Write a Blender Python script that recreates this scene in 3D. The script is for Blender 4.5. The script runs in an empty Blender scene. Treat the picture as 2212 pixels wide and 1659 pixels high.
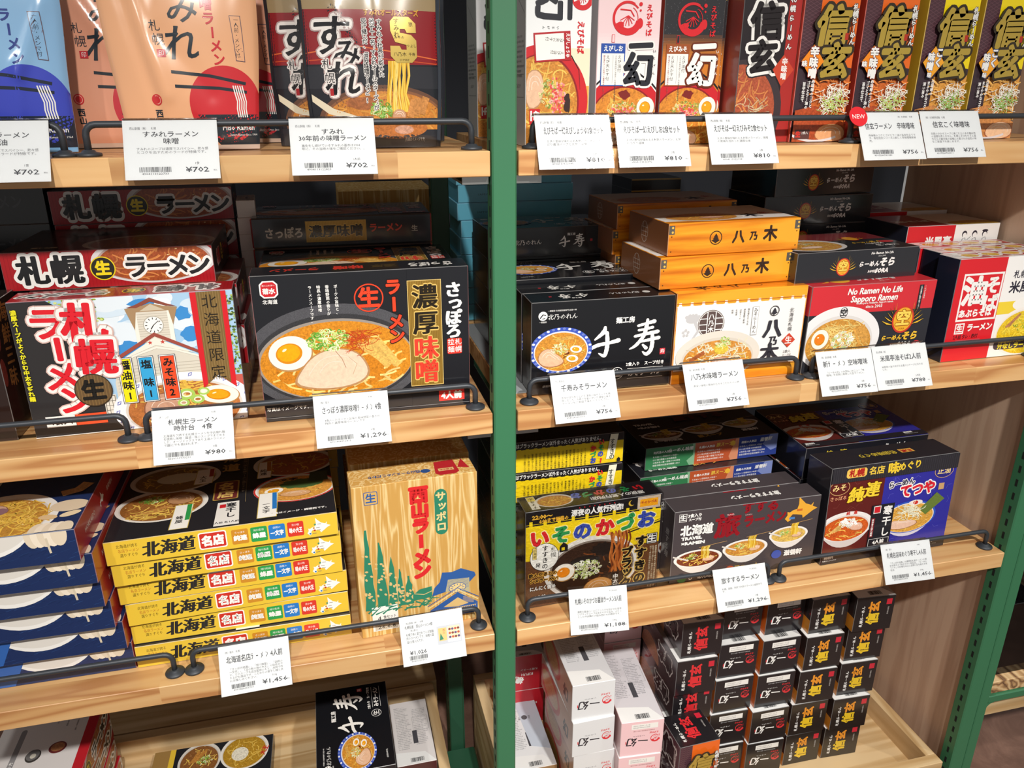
import bpy, math, random
from mathutils import Matrix, Vector
from mathutils.geometry import tessellate_polygon

# ------------------------------------------------------------------ camera, light, exposure
SC = bpy.context.scene
COL = SC.collection
R = math.radians
cam_d = bpy.data.cameras.new('camera'); cam = bpy.data.objects.new('camera', cam_d); COL.objects.link(cam)
cam_d.sensor_width = 36.0; cam_d.lens = 1684.41 / 2212 * 36.0; cam_d.clip_start = .02; cam_d.clip_end = 60
yaw, pitch = R(13.7598), R(20.7275)
fwd = Vector((math.sin(yaw)*math.cos(pitch), math.cos(yaw)*math.cos(pitch), -math.sin(pitch)))
rgt = Vector((math.cos(yaw), -math.sin(yaw), 0)); up = rgt.cross(fwd)
cam.matrix_world = Matrix(((rgt.x, up.x, -fwd.x, -.2158), (rgt.y, up.y, -fwd.y, -.918), (rgt.z, up.z, -fwd.z, 1.4841), (0, 0, 0, 1)))
SC.camera = cam
SC.view_settings.view_transform = 'Standard'; SC.view_settings.look = 'None'
SC.view_settings.gamma = 1; SC.view_settings.use_curve_mapping = False
SC.view_settings.exposure = -.05
w = bpy.data.worlds.new('shop_air'); SC.world = w; w.use_nodes = True
bg = w.node_tree.nodes['Background']; bg.inputs[0].default_value = (1.0, .97, .93, 1); bg.inputs[1].default_value = .27
def spot(name, loc, target, power, size=55, radius=.035, blend=.6, col=(1, .955, .89)):
    d = bpy.data.lights.new(name, 'SPOT'); d.energy = power; d.spot_size = R(size); d.spot_blend = blend
    d.shadow_soft_size = radius; d.color = col
    o = bpy.data.objects.new(name, d); COL.objects.link(o); o.location = loc
    o.rotation_euler = (Vector(target) - Vector(loc)).to_track_quat('-Z', 'Y').to_euler()
    return o
spot('ceiling_spot', (.38, -1.66, 2.48), (.50, .1, .38), 205, 68, .035, 1.)
spot('ceiling_spot', (-.30, -1.66, 2.48), (-.32, .1, .38), 158, 68, .035, 1.)
spot('ceiling_spot', (-1.25, -1.7, 2.5), (-.75, .1, .38), 72, 62, .035, 1.)
spot('ceiling_spot', (.82, -1.37, 2.80), (.16, .0, 1.42), 12, 14, .045)  # narrow spot added only to make glare on the price cards
spot('ceiling_spot', (2.1, -1.3, 2.6), (1.3, .2, .3), 60, 50)

# ------------------------------------------------------------------ materials
def lin(h):
    if not isinstance(h, str): return tuple(h)
    h = h.lstrip('#'); v = [int(h[i:i+2], 16)/255 for i in (0, 2, 4)]
    return tuple(c/12.92 if c <= .04045 else ((c+.055)/1.055)**2.4 for c in v)
def mat(name, rough=.5, metal=0, base=None, spec=.5, coat=0):
    m = bpy.data.materials.new(name); m.use_nodes = True; b = m.node_tree.nodes['Principled BSDF']
    b.inputs['Roughness'].default_value = rough; b.inputs['Metallic'].default_value = metal
    b.inputs['Specular IOR Level'].default_value = spec
    if coat: b.inputs['Coat Weight'].default_value = coat; b.inputs['Coat Roughness'].default_value = .12
    if base: b.inputs['Base Color'].default_value = (*lin(base), 1)
    return m, m.node_tree, b
def nd(t, typ, **k):
    n = t.nodes.new(typ)
    for a, v in k.items():
        if a.startswith('i_'):
            key = a[2:]; n.inputs[int(key) if key.isdigit() else key.replace('_', ' ')].default_value = v
        else: setattr(n, a, v)
    return n
def ramp(t, stops, interp='LINEAR'):
    n = t.nodes.new('ShaderNodeValToRGB'); e = n.color_ramp.elements; n.color_ramp.interpolation = interp
    while len(e) < len(stops): e.new(.5)
    for el, (p, c) in zip(e, stops): el.position = p; el.color = (*lin(c), 1)
    return n
def coords(t, scale=(1, 1, 1), loc=(0, 0, 0), kind='Object'):
    tc = t.nodes.new('ShaderNodeTexCoord'); mp = t.nodes.new('ShaderNodeMapping')
    mp.inputs['Scale'].default_value = scale; mp.inputs['Location'].default_value = loc
    t.links.new(tc.outputs[kind], mp.inputs[0]); return mp.outputs[0]
def bump(t, b, src, strength=.2, dist=.002):
    n = nd(t, 'ShaderNodeBump', i_Strength=strength, i_Distance=dist); t.links.new(src, n.inputs['Height']); t.links.new(n.outputs[0], b.inputs['Normal'])

def print_mat(name, rough, coat=0, fibre=0., metal=0):
    m, t, b = mat(name, rough, metal, coat=coat)
    a = nd(t, 'ShaderNodeAttribute', attribute_name='Col')
    if fibre:
        nz = nd(t, 'ShaderNodeTexNoise', i_Scale=fibre, i_Detail=3.0); t.links.new(coords(t), nz.inputs['Vector'])
        bump(t, b, nz.outputs[0], .08, .0004)
    t.links.new(a.outputs['Color'], b.inputs['Base Color']); return m
def food_mat(name, scale, amount, rough=.3):
    m, t, b = mat(name, rough, coat=.3)
    a = nd(t, 'ShaderNodeAttribute', attribute_name='Col'); c = coords(t)
    n1 = nd(t, 'ShaderNodeTexNoise', i_Scale=scale, i_Detail=6.0, i_Roughness=.65, i_Distortion=.6); t.links.new(c, n1.inputs['Vector'])
    mr = nd(t, 'ShaderNodeMapRange', i_1=.3, i_2=.7, i_3=1-amount, i_4=1+amount*.75); t.links.new(n1.outputs[0], mr.inputs[0])
    mx = nd(t, 'ShaderNodeVectorMath', operation='MULTIPLY'); t.links.new(a.outputs['Color'], mx.inputs[0]); t.links.new(mr.outputs[0], mx.inputs[1])
    t.links.new(mx.outputs[0], b.inputs['Base Color']); return m
PRINT = print_mat('printed_carton', .34, coat=.25)
GLOSS = print_mat('laminated_print', .2, coat=.5)
PAPER = print_mat('printed_paper', .65, fibre=900)
FOIL = print_mat('gold_foil', .3, metal=.4, coat=.4)
FOOD = food_mat('food_photograph', 330, .42)
MEAT = food_mat('smooth_food_photograph', 210, .13)
FINE = food_mat('speckled_photograph', 1500, .8)
def grain_mat(name, c0, c1, c2, rough=.45, along='X', scale=1., coat=0, contrast=(.35, .5, .66), rings=9):
    """wood: long fibres along one axis, growth rings across it, here and there a knot"""
    m, t, b = mat(name, rough, coat=coat)
    s = {'X': (.9, 14, 14), 'Y': (14, .9, 14), 'Z': (14, 14, .9)}[along]
    c = coords(t, tuple(v*scale for v in s))
    n1 = nd(t, 'ShaderNodeTexNoise', i_Scale=1.0, i_Detail=2.0, i_Distortion=.35); t.links.new(c, n1.inputs['Vector'])
    ml = nd(t, 'ShaderNodeMath', operation='MULTIPLY', i_1=rings); t.links.new(n1.outputs[0], ml.inputs[0])
    sn = nd(t, 'ShaderNodeMath', operation='PINGPONG', i_1=1.0); t.links.new(ml.outputs[0], sn.inputs[0])
    n2 = nd(t, 'ShaderNodeTexNoise', i_Scale=9.0, i_Detail=5.0, i_Roughness=.7); t.links.new(c, n2.inputs['Vector'])
    mx = nd(t, 'ShaderNodeMath', operation='MULTIPLY_ADD', i_1=.45); t.links.new(n2.outputs[0], mx.inputs[0])
    m3 = nd(t, 'ShaderNodeMath', operation='MULTIPLY', i_1=.62); t.links.new(sn.outputs[0], m3.inputs[0]); t.links.new(m3.outputs[0], mx.inputs[2])
    rp = ramp(t, [(contrast[0], c0), (contrast[1], c1), (contrast[2]+.2, c2)]); t.links.new(mx.outputs[0], rp.inputs[0])
    t.links.new(rp.outputs[0], b.inputs['Base Color']); bump(t, b, mx.outputs[0], .12, .0006); return m
def board_mat(name, tones, stave=(.30, .045)):
    """laminated pine: staves with finger joints, each stave its own tone"""
    m, t, b = mat(name, .42, coat=.15)
    tc = nd(t, 'ShaderNodeTexCoord')
    br = nd(t, 'ShaderNodeTexBrick', offset=.37, offset_frequency=1, squash=1, i_Scale=1.0, i_Mortar_Size=.0, i_Brick_Width=stave[0], i_Row_Height=stave[1], i_Color1=(0, 0, 0, 1), i_Color2=(1, 1, 1, 1), i_Bias=0.)
    sp = nd(t, 'ShaderNodeSeparateXYZ'); t.links.new(tc.outputs['Object'], sp.inputs[0])
    ad = nd(t, 'ShaderNodeMath', operation='ADD'); t.links.new(sp.outputs[1], ad.inputs[0])
    mz = nd(t, 'ShaderNodeMath', operation='MULTIPLY', i_1=.02); t.links.new(sp.outputs[2], mz.inputs[0]); t.links.new(mz.outputs[0], ad.inputs[1])
    cb = nd(t, 'ShaderNodeCombineXYZ'); t.links.new(sp.outputs[0], cb.inputs[0]); t.links.new(ad.outputs[0], cb.inputs[1]); t.links.new(cb.outputs[0], br.inputs['Vector'])
    off = nd(t, 'ShaderNodeVectorMath', operation='MULTIPLY_ADD'); off.inputs[1].default_value = (3.1, 2.3, 1.7)
    t.links.new(br.outputs['Color'], off.inputs[0]); t.links.new(tc.outputs['Object'], off.inputs[2])
    mp = nd(t, 'ShaderNodeMapping'); mp.inputs['Scale'].default_value = (1.5, 26, 26); t.links.new(off.outputs[0], mp.inputs[0])
    n1 = nd(t, 'ShaderNodeTexNoise', i_Scale=1.0, i_Detail=1.5, i_Distortion=.5); t.links.new(mp.outputs[0], n1.inputs['Vector'])
    ml = nd(t, 'ShaderNodeMath', operation='MULTIPLY', i_1=8.0); t.links.new(n1.outputs[0], ml.inputs[0])
    pp = nd(t, 'ShaderNodeMath', operation='PINGPONG', i_1=1.0); t.links.new(ml.outputs[0], pp.inputs[0])
    pw = nd(t, 'ShaderNodeMath', operation='POWER', i_1=2.2); t.links.new(pp.outputs[0], pw.inputs[0])
    n2 = nd(t, 'ShaderNodeTexNoise', i_Scale=7.0, i_Detail=4.0); t.links.new(mp.outputs[0], n2.inputs['Vector'])
    mx = nd(t, 'ShaderNodeMath', operation='MULTIPLY_ADD', i_1=.35); t.links.new(n2.outputs[0], mx.inputs[0]); t.links.new(pw.outputs[0], mx.inputs[2])
    rp = ramp(t, [(.12, tones[0]), (.45, tones[1]), (1.0, tones[2])]); t.links.new(mx.outputs[0], rp.inputs[0])
    hs = nd(t, 'ShaderNodeHueSaturation'); t.links.new(rp.outputs[0], hs.inputs['Color'])
    mv = nd(t, 'ShaderNodeMapRange', i_3=.86, i_4=1.1); t.links.new(br.outputs['Color'], mv.inputs[0]); t.links.new(mv.outputs[0], hs.inputs['Value'])
    t.links.new(hs.outputs[0], b.inputs['Base Color']); bump(t, b, mx.outputs[0], .1, .0005); return m
PINE = board_mat('laminated_pine', ('#dcb27c', '#d2a26b', '#b98250'))
OAK = grain_mat('pale_oak', '#d9bd91', '#cdae80', '#bb9868', along='X', rings=12)
OAKY = grain_mat('pale_oak_along_depth', '#d9bd91', '#cdae80', '#bb9868', along='Y', rings=12)
WALNUT = grain_mat('brown_laminate', '#d6b79d', '#cdac93', '#bd9b82', along='Z', scale=2.2, rings=4, rough=.5)
HWOOD = grain_mat('printed_woodgrain', '#f3a92f', '#ee9a22', '#c46a10', along='X', scale=2.2, rings=7, rough=.3, coat=.4)
KRAFT = grain_mat('kraft_woodgrain', '#c4964c', '#c89c54', '#e3c88e', along='Z', scale=4.2, rings=13, rough=.62)
CHAR = grain_mat('printed_charcoal_grain', '#2c2b30', '#34333a', '#45444b', along='Z', scale=6, rings=6, rough=.35)
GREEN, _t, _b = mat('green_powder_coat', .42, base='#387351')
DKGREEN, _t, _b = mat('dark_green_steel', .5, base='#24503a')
STEEL, _t, _b = mat('bright_steel', .3, 1, base='#c9c9c6')
RAIL, _t, _b = mat('charcoal_powder_coat', .45, .3, base='#3b3f45')
DARK, _t, _b = mat('dark_backdrop_board', .7, base='#2b2f38')
BLACKP, _t, _b = mat('black_plastic', .4, base='#17181b')
PLASTIC, _t, _b = mat('grey_plastic', .25, base='#a3a8ab')
SLOT, _t, _b = mat('dark_slot', .9, base='#0b120e')
def floor_mat():
    m, t, b = mat('brown_floor_tile', .5); c = coords(t, (3, 3, 3))
    n = nd(t, 'ShaderNodeTexNoise', i_Scale=2.2, i_Detail=9.0, i_Roughness=.68, i_Distortion=.8); t.links.new(c, n.inputs['Vector'])
    rp = ramp(t, [(.3, '#6d5146'), (.52, '#856557'), (.72, '#a4806f')]); t.links.new(n.outputs[0], rp.inputs[0])
    t.links.new(rp.outputs[0], b.inputs['Base Color']); bump(t, b, n.outputs[0], .2, .004); return m
FLOOR = floor_mat()
def clear_mat(name, scratch=0., tint=(1, 1, 1), rough=.03, gain=1.):
    """thin clear film: see-through with a mirror-like surface, fine swirled scratches catch lamps"""
    m = bpy.data.materials.new(name); m.use_nodes = True; t = m.node_tree; t.nodes.clear()
    o = nd(t, 'ShaderNodeOutputMaterial'); tr = nd(t, 'ShaderNodeBsdfTransparent'); tr.inputs[0].default_value = (*tint, 1)
    gl = nd(t, 'ShaderNodeBsdfGlossy', i_Roughness=rough); mx = nd(t, 'ShaderNodeMixShader'); fr = nd(t, 'ShaderNodeFresnel', i_IOR=1.45)
    mu = nd(t, 'ShaderNodeMath', operation='MULTIPLY', i_1=gain); t.links.new(fr.outputs[0], mu.inputs[0]); t.links.new(mu.outputs[0], mx.inputs[0])
    if scratch:
        n = nd(t, 'ShaderNodeTexNoise', i_Scale=70.0, i_Detail=4.0, i_Distortion=3.0); t.links.new(coords(t), n.inputs['Vector'])
        bp = nd(t, 'ShaderNodeBump', i_Strength=scratch, i_Distance=.002); t.links.new(n.outputs[0], bp.inputs['Height'])
        t.links.new(bp.outputs[0], gl.inputs['Normal']); t.links.new(bp.outputs[0], fr.inputs['Normal'])
    t.links.new(tr.outputs[0], mx.inputs[1]); t.links.new(gl.outputs[0], mx.inputs[2]); t.links.new(mx.outputs[0], o.inputs[0]); return m
FILM = clear_mat('clear_card_sleeve', .12, (.985, .99, .99), .07, .9)
WRAP = clear_mat('cellophane', .16, (1, 1, 1), .08, .55)
ACRYL = clear_mat('clear_acrylic', 0, (.93, .95, .95), .04, 1.6)

# ------------------------------------------------------------------ mesh buffer
class Buf:
    def __init__(s): s.v = []; s.f = []; s.c = []; s.m = []; s.mats = []
    def mi(s, m):
        if m not in s.mats: s.mats.append(m)
        return s.mats.index(m)
    def face(s, pts, col=(1, 1, 1), m=None):
        n = len(s.v); s.v.extend(tuple(p) for p in pts); s.f.append(tuple(range(n, n+len(pts)))); s.c.append(col); s.m.append(s.mi(m))
    def poly(s, vs, fs, col=(1, 1, 1), m=None):
        n = len(s.v); s.v.extend(tuple(p) for p in vs); k = s.mi(m)
        for f in fs: s.f.append(tuple(n+i for i in f)); s.c.append(col); s.m.append(k)
    def box(s, x0, x1, y0, y1, z0, z1, m, col=(1, 1, 1), cham=0.):
        chamfer(s, x0, x1, y0, y1, z0, z1, cham, {}, (col, m))
    def mesh(s, name, smooth=False):
        me = bpy.data.meshes.new(name); me.from_pydata(s.v, [], s.f)
        for m in s.mats: me.materials.append(m)
        me.polygons.foreach_set('material_index', s.m)
        ca = me.color_attributes.new('Col', 'FLOAT_COLOR', 'CORNER'); fl = []
        for f, c in zip(s.f, s.c): fl.extend((c[0], c[1], c[2], 1.)*len(f))
        ca.data.foreach_set('color', fl)
        if smooth: me.polygons.foreach_set('use_smooth', [True]*len(s.f))
        me.update(); return me
def chamfer(b, x0, x1, y0, y1, z0, z1, r, faces, default, edge=None):
    """block with chamfered edges; faces: {'f','k','l','r','t','b'} -> (colour, material)"""
    lo, hi = (x0, y0, z0), (x1, y1, z1); mid = [(a+c)/2 for a, c in zip(lo, hi)]; hf = [(c-a)/2 for a, c in zip(lo, hi)]
    r = min(r, min(hf)*.4); names = {(0, 1): 'r', (0, -1): 'l', (1, 1): 'k', (1, -1): 'f', (2, 1): 't', (2, -1): 'b'}
    def P(s, ax):  # corner of the face on axis ax
        return tuple(mid[i]+s[i]*(hf[i] if i == ax else hf[i]-r) for i in range(3))
    def look(n): return faces.get(names[n], default)
    for ax in range(3):
        u, v = [(1, 2), (2, 0), (0, 1)][ax]
        for sg in (1, -1):
            q = []
            for a, c in ((-1, -1), (1, -1), (1, 1), (-1, 1)):
                s = [0, 0, 0]; s[ax] = sg; s[u] = a; s[v] = c; q.append(P(s, ax))
            if sg < 0: q.reverse()
            col, m = look((ax, sg)); b.face(q, col, m)
    if r <= 0: return
    for ax in range(3):
        u, v = [(1, 2), (2, 0), (0, 1)][ax]
        for a in (1, -1):
            for c in (1, -1):
                s0 = [0, 0, 0]; s0[ax] = -1; s0[u] = a; s0[v] = c; s1 = list(s0); s1[ax] = 1
                q = [P(s0, u), P(s1, u), P(s1, v), P(s0, v)]
                if a*c > 0: q.reverse()
                c1, m1 = look((u, a)); c2, m2 = look((v, c))
                col = tuple((p+q2)/2 for p, q2 in zip(c1, c2))
                if edge: col = tuple(p*(1-edge)+.8*edge for p in col)
                b.face(q, col, m1 if m1 is m2 else (m1 or m2))
    for a in (1, -1):
        for c in (1, -1):
            for d in (1, -1):
                q = [P((a, c, d), 0), P((a, c, d), 1), P((a, c, d), 2)]
                if a*c*d < 0: q.reverse()
                col, m = look((0, a)); b.face(q, col, m)
def tube(b, pts, rad, m, n=12, col=(1, 1, 1), cap=True):
    pts = [Vector(p) for p in pts]; rings = []; ref = None
    for i, p in enumerate(pts):
        d = (pts[min(i+1, len(pts)-1)]-pts[max(i-1, 0)]).normalized()
        if ref is None: ref = d.orthogonal().normalized()
        ref = (ref-d*ref.dot(d)).normalized(); q = d.cross(ref)
        rings.append([p+(ref*math.cos(2*math.pi*k/n)+q*math.sin(2*math.pi*k/n))*rad for k in range(n)])
    vs = [v for r in rings for v in r]; fs = []
    for i in range(len(rings)-1):
        for k in range(n): fs.append((i*n+k, i*n+(k+1) % n, (i+1)*n+(k+1) % n, (i+1)*n+k))
    if cap: fs += [tuple(range(n))[::-1], tuple(range((len(rings)-1)*n, len(rings)*n))]
    b.poly(vs, fs, col, m)
def lathe(b, prof, m, n=24, c=(0, 0, 0), col=(1, 1, 1)):
    vs = []; fs = []
    for r, z in prof: vs += [(c[0]+r*math.cos(2*math.pi*k/n), c[1]+r*math.sin(2*math.pi*k/n), c[2]+z) for k in range(n)]
    for i in range(len(prof)-1):
        for k in range(n): fs.append((i*n+k, i*n+(k+1) % n, (i+1)*n+(k+1) % n, (i+1)*n+k))
    fs += [tuple(range(n))[::-1], tuple(range((len(prof)-1)*n, len(prof)*n))]
    b.poly(vs, fs, col, m)

# ------------------------------------------------------------------ scene objects
def link(name, me, parent=None, loc=(0, 0, 0), rot=(0, 0, 0), **props):
    o = bpy.data.objects.new(name, me); COL.objects.link(o); o.location = loc; o.rotation_euler = rot
    if parent: o.parent = parent
    for k, v in props.items(): o[k] = v
    return o
def empty(name, loc, rot=(0, 0, 0), **props):
    o = link(name, None, None, loc, rot, **props); o.empty_display_size = .02; return o
def struct(name, b, loc=(0, 0, 0)): return link(name, b.mesh(name), None, loc, kind='structure')
def place(proto, label, x, y, z, yaw=0, lean=0, group=None, scale=(1, 1, 1), cat=None):
    """one more individual of a kind: the thing and each of its parts copied, mesh data shared"""
    o = proto.copy(); COL.objects.link(o); o.location = (x, y, z); o.rotation_euler = (R(-lean), 0, R(yaw)); o.scale = scale; o['label'] = label
    if cat: o['category'] = cat
    if group: o['group'] = group
    for ch in proto.children:
        c = ch.copy(); COL.objects.link(c); c.parent = o
        for g in ch.children:
            e = g.copy(); COL.objects.link(e); e.parent = c
    return o

# ------------------------------------------------------------------ flat printing: type and pictures on a face (millimetres)
GL = {}
def glyph(s, off=0, res=2, th=1.):
    """filled outline of a letter; off grows it evenly on all sides"""
    k = (s, round(max(off, 0), 3), res, th if off > 0 else 1.)
    if k in GL: return GL[k]
    if k[1] == 0:
        c = bpy.data.curves.new('t', 'FONT'); c.body = s; c.resolution_u = res; c.fill_mode = 'FRONT'
        o = bpy.data.objects.new('t', c); me = o.to_mesh()
        GL[k] = ([(v.co.x, v.co.y) for v in me.vertices], [tuple(p.vertices) for p in me.polygons])
        o.to_mesh_clear(); bpy.data.objects.remove(o); bpy.data.curves.remove(c); return GL[k]
    V, F = glyph(s, 0, res); V = list(V); key = {}; idx = []
    for p in V: idx.append(key.setdefault((round(p[0], 4), round(p[1], 4)), len(key)))
    P = [None]*len(key)
    for p, i in zip(V, idx): P[i] = p
    ed = {}; T = []
    for f in F:
        f = [idx[i] for i in f]
        if sum(P[f[i-1]][0]*P[f[i]][1]-P[f[i]][0]*P[f[i-1]][1] for i in range(len(f))) < 0: f = f[::-1]
        T.append(tuple(f))
        for i in range(len(f)): ed[(f[i-1], f[i])] = 1
    out = {}; nrm = {}
    for (a, c) in ed:
        if (c, a) in ed or a == c: continue
        dx, dy = P[c][0]-P[a][0], P[c][1]-P[a][1]; l = math.hypot(dx, dy)
        if l < 1e-6: continue
        nrm[(a, c)] = (dy/l, -dx/l); out.setdefault(a, []).append((a, c))
    r = k[1]; Q = list(P)
    def pt(i, n): Q.append((P[i][0]+n[0]*r, P[i][1]+n[1]*r*th)); return len(Q)-1
    for e, n in nrm.items():
        a, c = e; i, j = pt(a, n), pt(c, n); T.append((a, i, j, c))
        for e2 in out.get(c, ()):
            m = nrm[e2]
            if n[0]*m[1]-n[1]*m[0] > 1e-3:
                h = (n[0]+m[0], n[1]+m[1]); l = math.hypot(*h)
                if l < .2: h, l = (-n[1], n[0]), 1.
                q = pt(c, (h[0]/l, h[1]/l)); w_ = pt(c, m); T += [(c, j, q), (c, q, w_)]
    GL[k] = (Q, T); return GL[k]
ADV = {}
def adv(ch):
    if ord(ch) > 0x2e7f: return 1.
    if ch == ' ': return .28
    if ch not in ADV:
        a = glyph('H'+ch+'H')[0]; h = glyph('H')[0]
        ADV[ch] = max(p[0] for p in a)-max(p[0] for p in h)-(max(p[0] for p in glyph('HH')[0])-max(p[0] for p in h))
    return ADV[ch]
ROTV = 'ー〜～…（）()「」『』-―“”=＝'
SMALL = 'っゃゅょァィゥェォッャュョ、。'
class Art:
    def __init__(s, w, h, seed=1): s.w = w; s.h = h; s.L = []; s.rnd = random.Random(seed); s.lv = 0; s.g = 0; s.k = 0
    def G(s): s.g += 1; s.k = 0 if s.g == 1 else s.k       # many small strokes share a dozen ink levels
    def E(s):
        s.g -= 1
        if s.g == 0: s.lv += 12
    def add(s, pts, tris, col, m=None):
        if s.g: z = s.lv+s.k % 12; s.k += 1
        else: z = s.lv; s.lv += 1
        s.L.append((pts, tris, lin(col), m, z))
    def poly(s, pts, col, m=None):
        pts = [(float(x), float(y)) for x, y in pts]
        tr = tessellate_polygon([[Vector((x, y, 0)) for x, y in pts]]); s.add(pts, [tuple(t) for t in tr], col, m)
    def rect(s, x0, y0, x1, y1, col, m=None): s.add([(x0, y0), (x1, y0), (x1, y1), (x0, y1)], [(0, 1, 2), (0, 2, 3)], col, m)
    def ell(s, cx, cy, rx, ry, col, m=None, n=36, rot=0, a0=0, a1=360, wob=0):
        cr, sr = math.cos(R(rot)), math.sin(R(rot)); full = a1-a0 >= 360; pts = []
        for i in range(n if full else n+1):
            a = R(a0+(a1-a0)*i/n); k = 1+(s.rnd.uniform(-wob, wob) if wob else 0)
            x, y = rx*math.cos(a)*k, ry*math.sin(a)*k; pts.append((cx+x*cr-y*sr, cy+x*sr+y*cr))
        if not full: pts.append((cx, cy))
        c = len(pts); pts.append((cx, cy)); s.add(pts, [(i, (i+1) % c, c) for i in range(c)], col, m)
    def ring(s, cx, cy, rx, ry, wd, col, m=None, n=36, rot=0, a0=0, a1=360):
        cr, sr = math.cos(R(rot)), math.sin(R(rot)); pts = []
        for i in range(n+1):
            a = R(a0+(a1-a0)*i/n)
            for k in (0, wd):
                x, y = (rx-k)*math.cos(a), (ry-k)*math.sin(a); pts.append((cx+x*cr-y*sr, cy+x*sr+y*cr))
        s.add(pts, [t for i in range(n) for t in ((2*i, 2*i+2, 2*i+1), (2*i+1, 2*i+2, 2*i+3))], col, m)
    def line(s, pts, wd, col, m=None, taper=0):
        L = []; n = len(pts)
        for i, p in enumerate(pts):
            a, b = pts[max(i-1, 0)], pts[min(i+1, n-1)]; dx, dy = b[0]-a[0], b[1]-a[1]; l = math.hypot(dx, dy) or 1
            h = wd/2*(1-taper*i/(n-1)); L += [(p[0]-dy/l*h, p[1]+dx/l*h), (p[0]+dy/l*h, p[1]-dx/l*h)]
        s.add(L, [t for i in range(n-1) for t in ((2*i, 2*i+1, 2*i+2), (2*i+1, 2*i+3, 2*i+2))], col, m)
    def brush(s, pts, wds, col, x=0, y=0, k=1., rot=0, m=None):
        """one brush stroke: a smooth path whose breadth changes along it"""
        P = []; n = len(pts)
        for i in range(n-1):
            p0, p1, p2, p3 = pts[max(i-1, 0)], pts[i], pts[i+1], pts[min(i+2, n-1)]
            for j in range(6):
                t = j/6; q = [.5*(2*p1[a]+(p2[a]-p0[a])*t+(2*p0[a]-5*p1[a]+4*p2[a]-p3[a])*t*t+(3*p1[a]-p0[a]-3*p2[a]+p3[a])*t**3) for a in (0, 1)]; P.append((q[0], q[1], wds[i]+(wds[i+1]-wds[i])*t))
        P.append((*pts[-1], wds[-1])); L = []; c, d = math.cos(R(rot))*k, math.sin(R(rot))*k
        for i, p in enumerate(P):
            a, e = P[max(i-1, 0)], P[min(i+1, len(P)-1)]; dx, dy = e[0]-a[0], e[1]-a[1]; l = math.hypot(dx, dy) or 1; h = p[2]/2*(1+.07*math.sin(i*2.3))
            for sg in (1, -1): u, v = p[0]-sg*dy/l*h, p[1]+sg*dx/l*h; L.append((x+u*c-v*d, y+u*d+v*c))
        s.add(L, [t for i in range(len(P)-1) for t in ((2*i, 2*i+1, 2*i+2), (2*i+1, 2*i+3, 2*i+2))], col, m)
        for p in (P[0], P[-1]): s.ell(x+p[0]*c-p[1]*d, y+p[0]*d+p[1]*c, p[2]*k*.52, p[2]*k*.46, col, m, n=14)
    def frame(s, x0, y0, x1, y1, wd, col):
        for a in ((x0, y0, x1, y0+wd), (x0, y1-wd, x1, y1), (x0, y0, x0+wd, y1), (x1-wd, y0, x1, y1)): s.rect(*a, col)
    def rrect(s, x0, y0, x1, y1, r, col, m=None):
        pts = []
        for cx, cy, a in ((x1-r, y1-r, 0), (x0+r, y1-r, 90), (x0+r, y0+r, 180), (x1-r, y0+r, 270)):
            pts += [(cx+r*math.cos(R(a+t)), cy+r*math.sin(R(a+t))) for t in (0, 30, 60, 90)]
        s.poly(pts, col, m)
    def text(s, str_, x, y, size, col, b=0., o=None, v=False, w=None, rot=0, sh=0., sx=1., a='c', lead=1.02, m=None, om=None, th=1.):
        """b: weight, o: [(extra weight, colour), ...] outlines below; v: written downwards; a: anchor c / l / t"""
        items = []
        if v:
            yy = 0
            for ch in str_:
                if ch in ' 　': yy -= size*lead*.6; continue
                dx, dy = (.12, .12) if ch in SMALL else (0, 0)
                items.append((ch, 0+dx*size, yy-size/2+dy*size, ch in ROTV)); yy -= size*lead
            tot = -yy-(lead-1)*size
            if w: k = w/tot
            else: k = 1
            oy = tot*k/2 if a == 'c' else 0
            items = [(c, dx, dy*k+oy, r) for c, dx, dy, r in items]
        else:
            xx = 0
            for ch in str_:
                ad_ = adv(ch)*size
                if ch not in ' 　': items.append((ch, xx+(ad_/2), 0, None))
                xx += ad_*(lead/1.02)
            if w: sx = w/xx
            ox = -xx/2 if a == 'c' else 0
            items = [(c, (dx+ox)*sx, dy, r) for c, dx, dy, r in items]
        cr, sr = math.cos(R(rot)), math.sin(R(rot))
        for ex, cl in ([(e, c) for e, c in (o or [])]+[(0, col)]):
            pts = []; tris = []
            for ch, dx, dy, rv in items:
                gv, gf = glyph(ch, b+ex if size > 3.9 else 0, 2 if size > 9 else 1, th if ex == 0 else 1.); n = len(pts); hw = adv(ch)/2
                for px, py in gv:
                    qx, qy = px-hw, py-.357
                    if rv: qx, qy = qy, -qx
                    qx, qy = qx*size*sx+dx+qy*size*sh, qy*size+dy
                    pts.append((x+qx*cr-qy*sr, y+qx*sr+qy*cr))
                for f in gf:
                    for i in range(1, len(f)-1): tris.append((n+f[0], n+f[i], n+f[i+1]))
            s.add(pts, tris, cl, m if ex == 0 else om)
    def lines(s, n, x0, y0, x1, dy, size, col, seed=3, v=False, chars='のラーメンは麺味噌札幌北海道醤油スープ調理例原材料名小麦粉食塩賞味期限保存方法製造者内容量'):
        """small print"""
        r = random.Random(seed); s.G()
        for i in range(n):
            k = int(abs(x1-x0)/size*r.uniform(.72, 1)); t = ''.join(r.choice(chars) for _ in range(max(2, k)))
            if v: s.text(t, x0-i*dy, y0, size, col, v=True, a='t', lead=1.0)
            else: s.text(t, x0, y0-i*dy, size, col, a='l')
        s.E()
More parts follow.
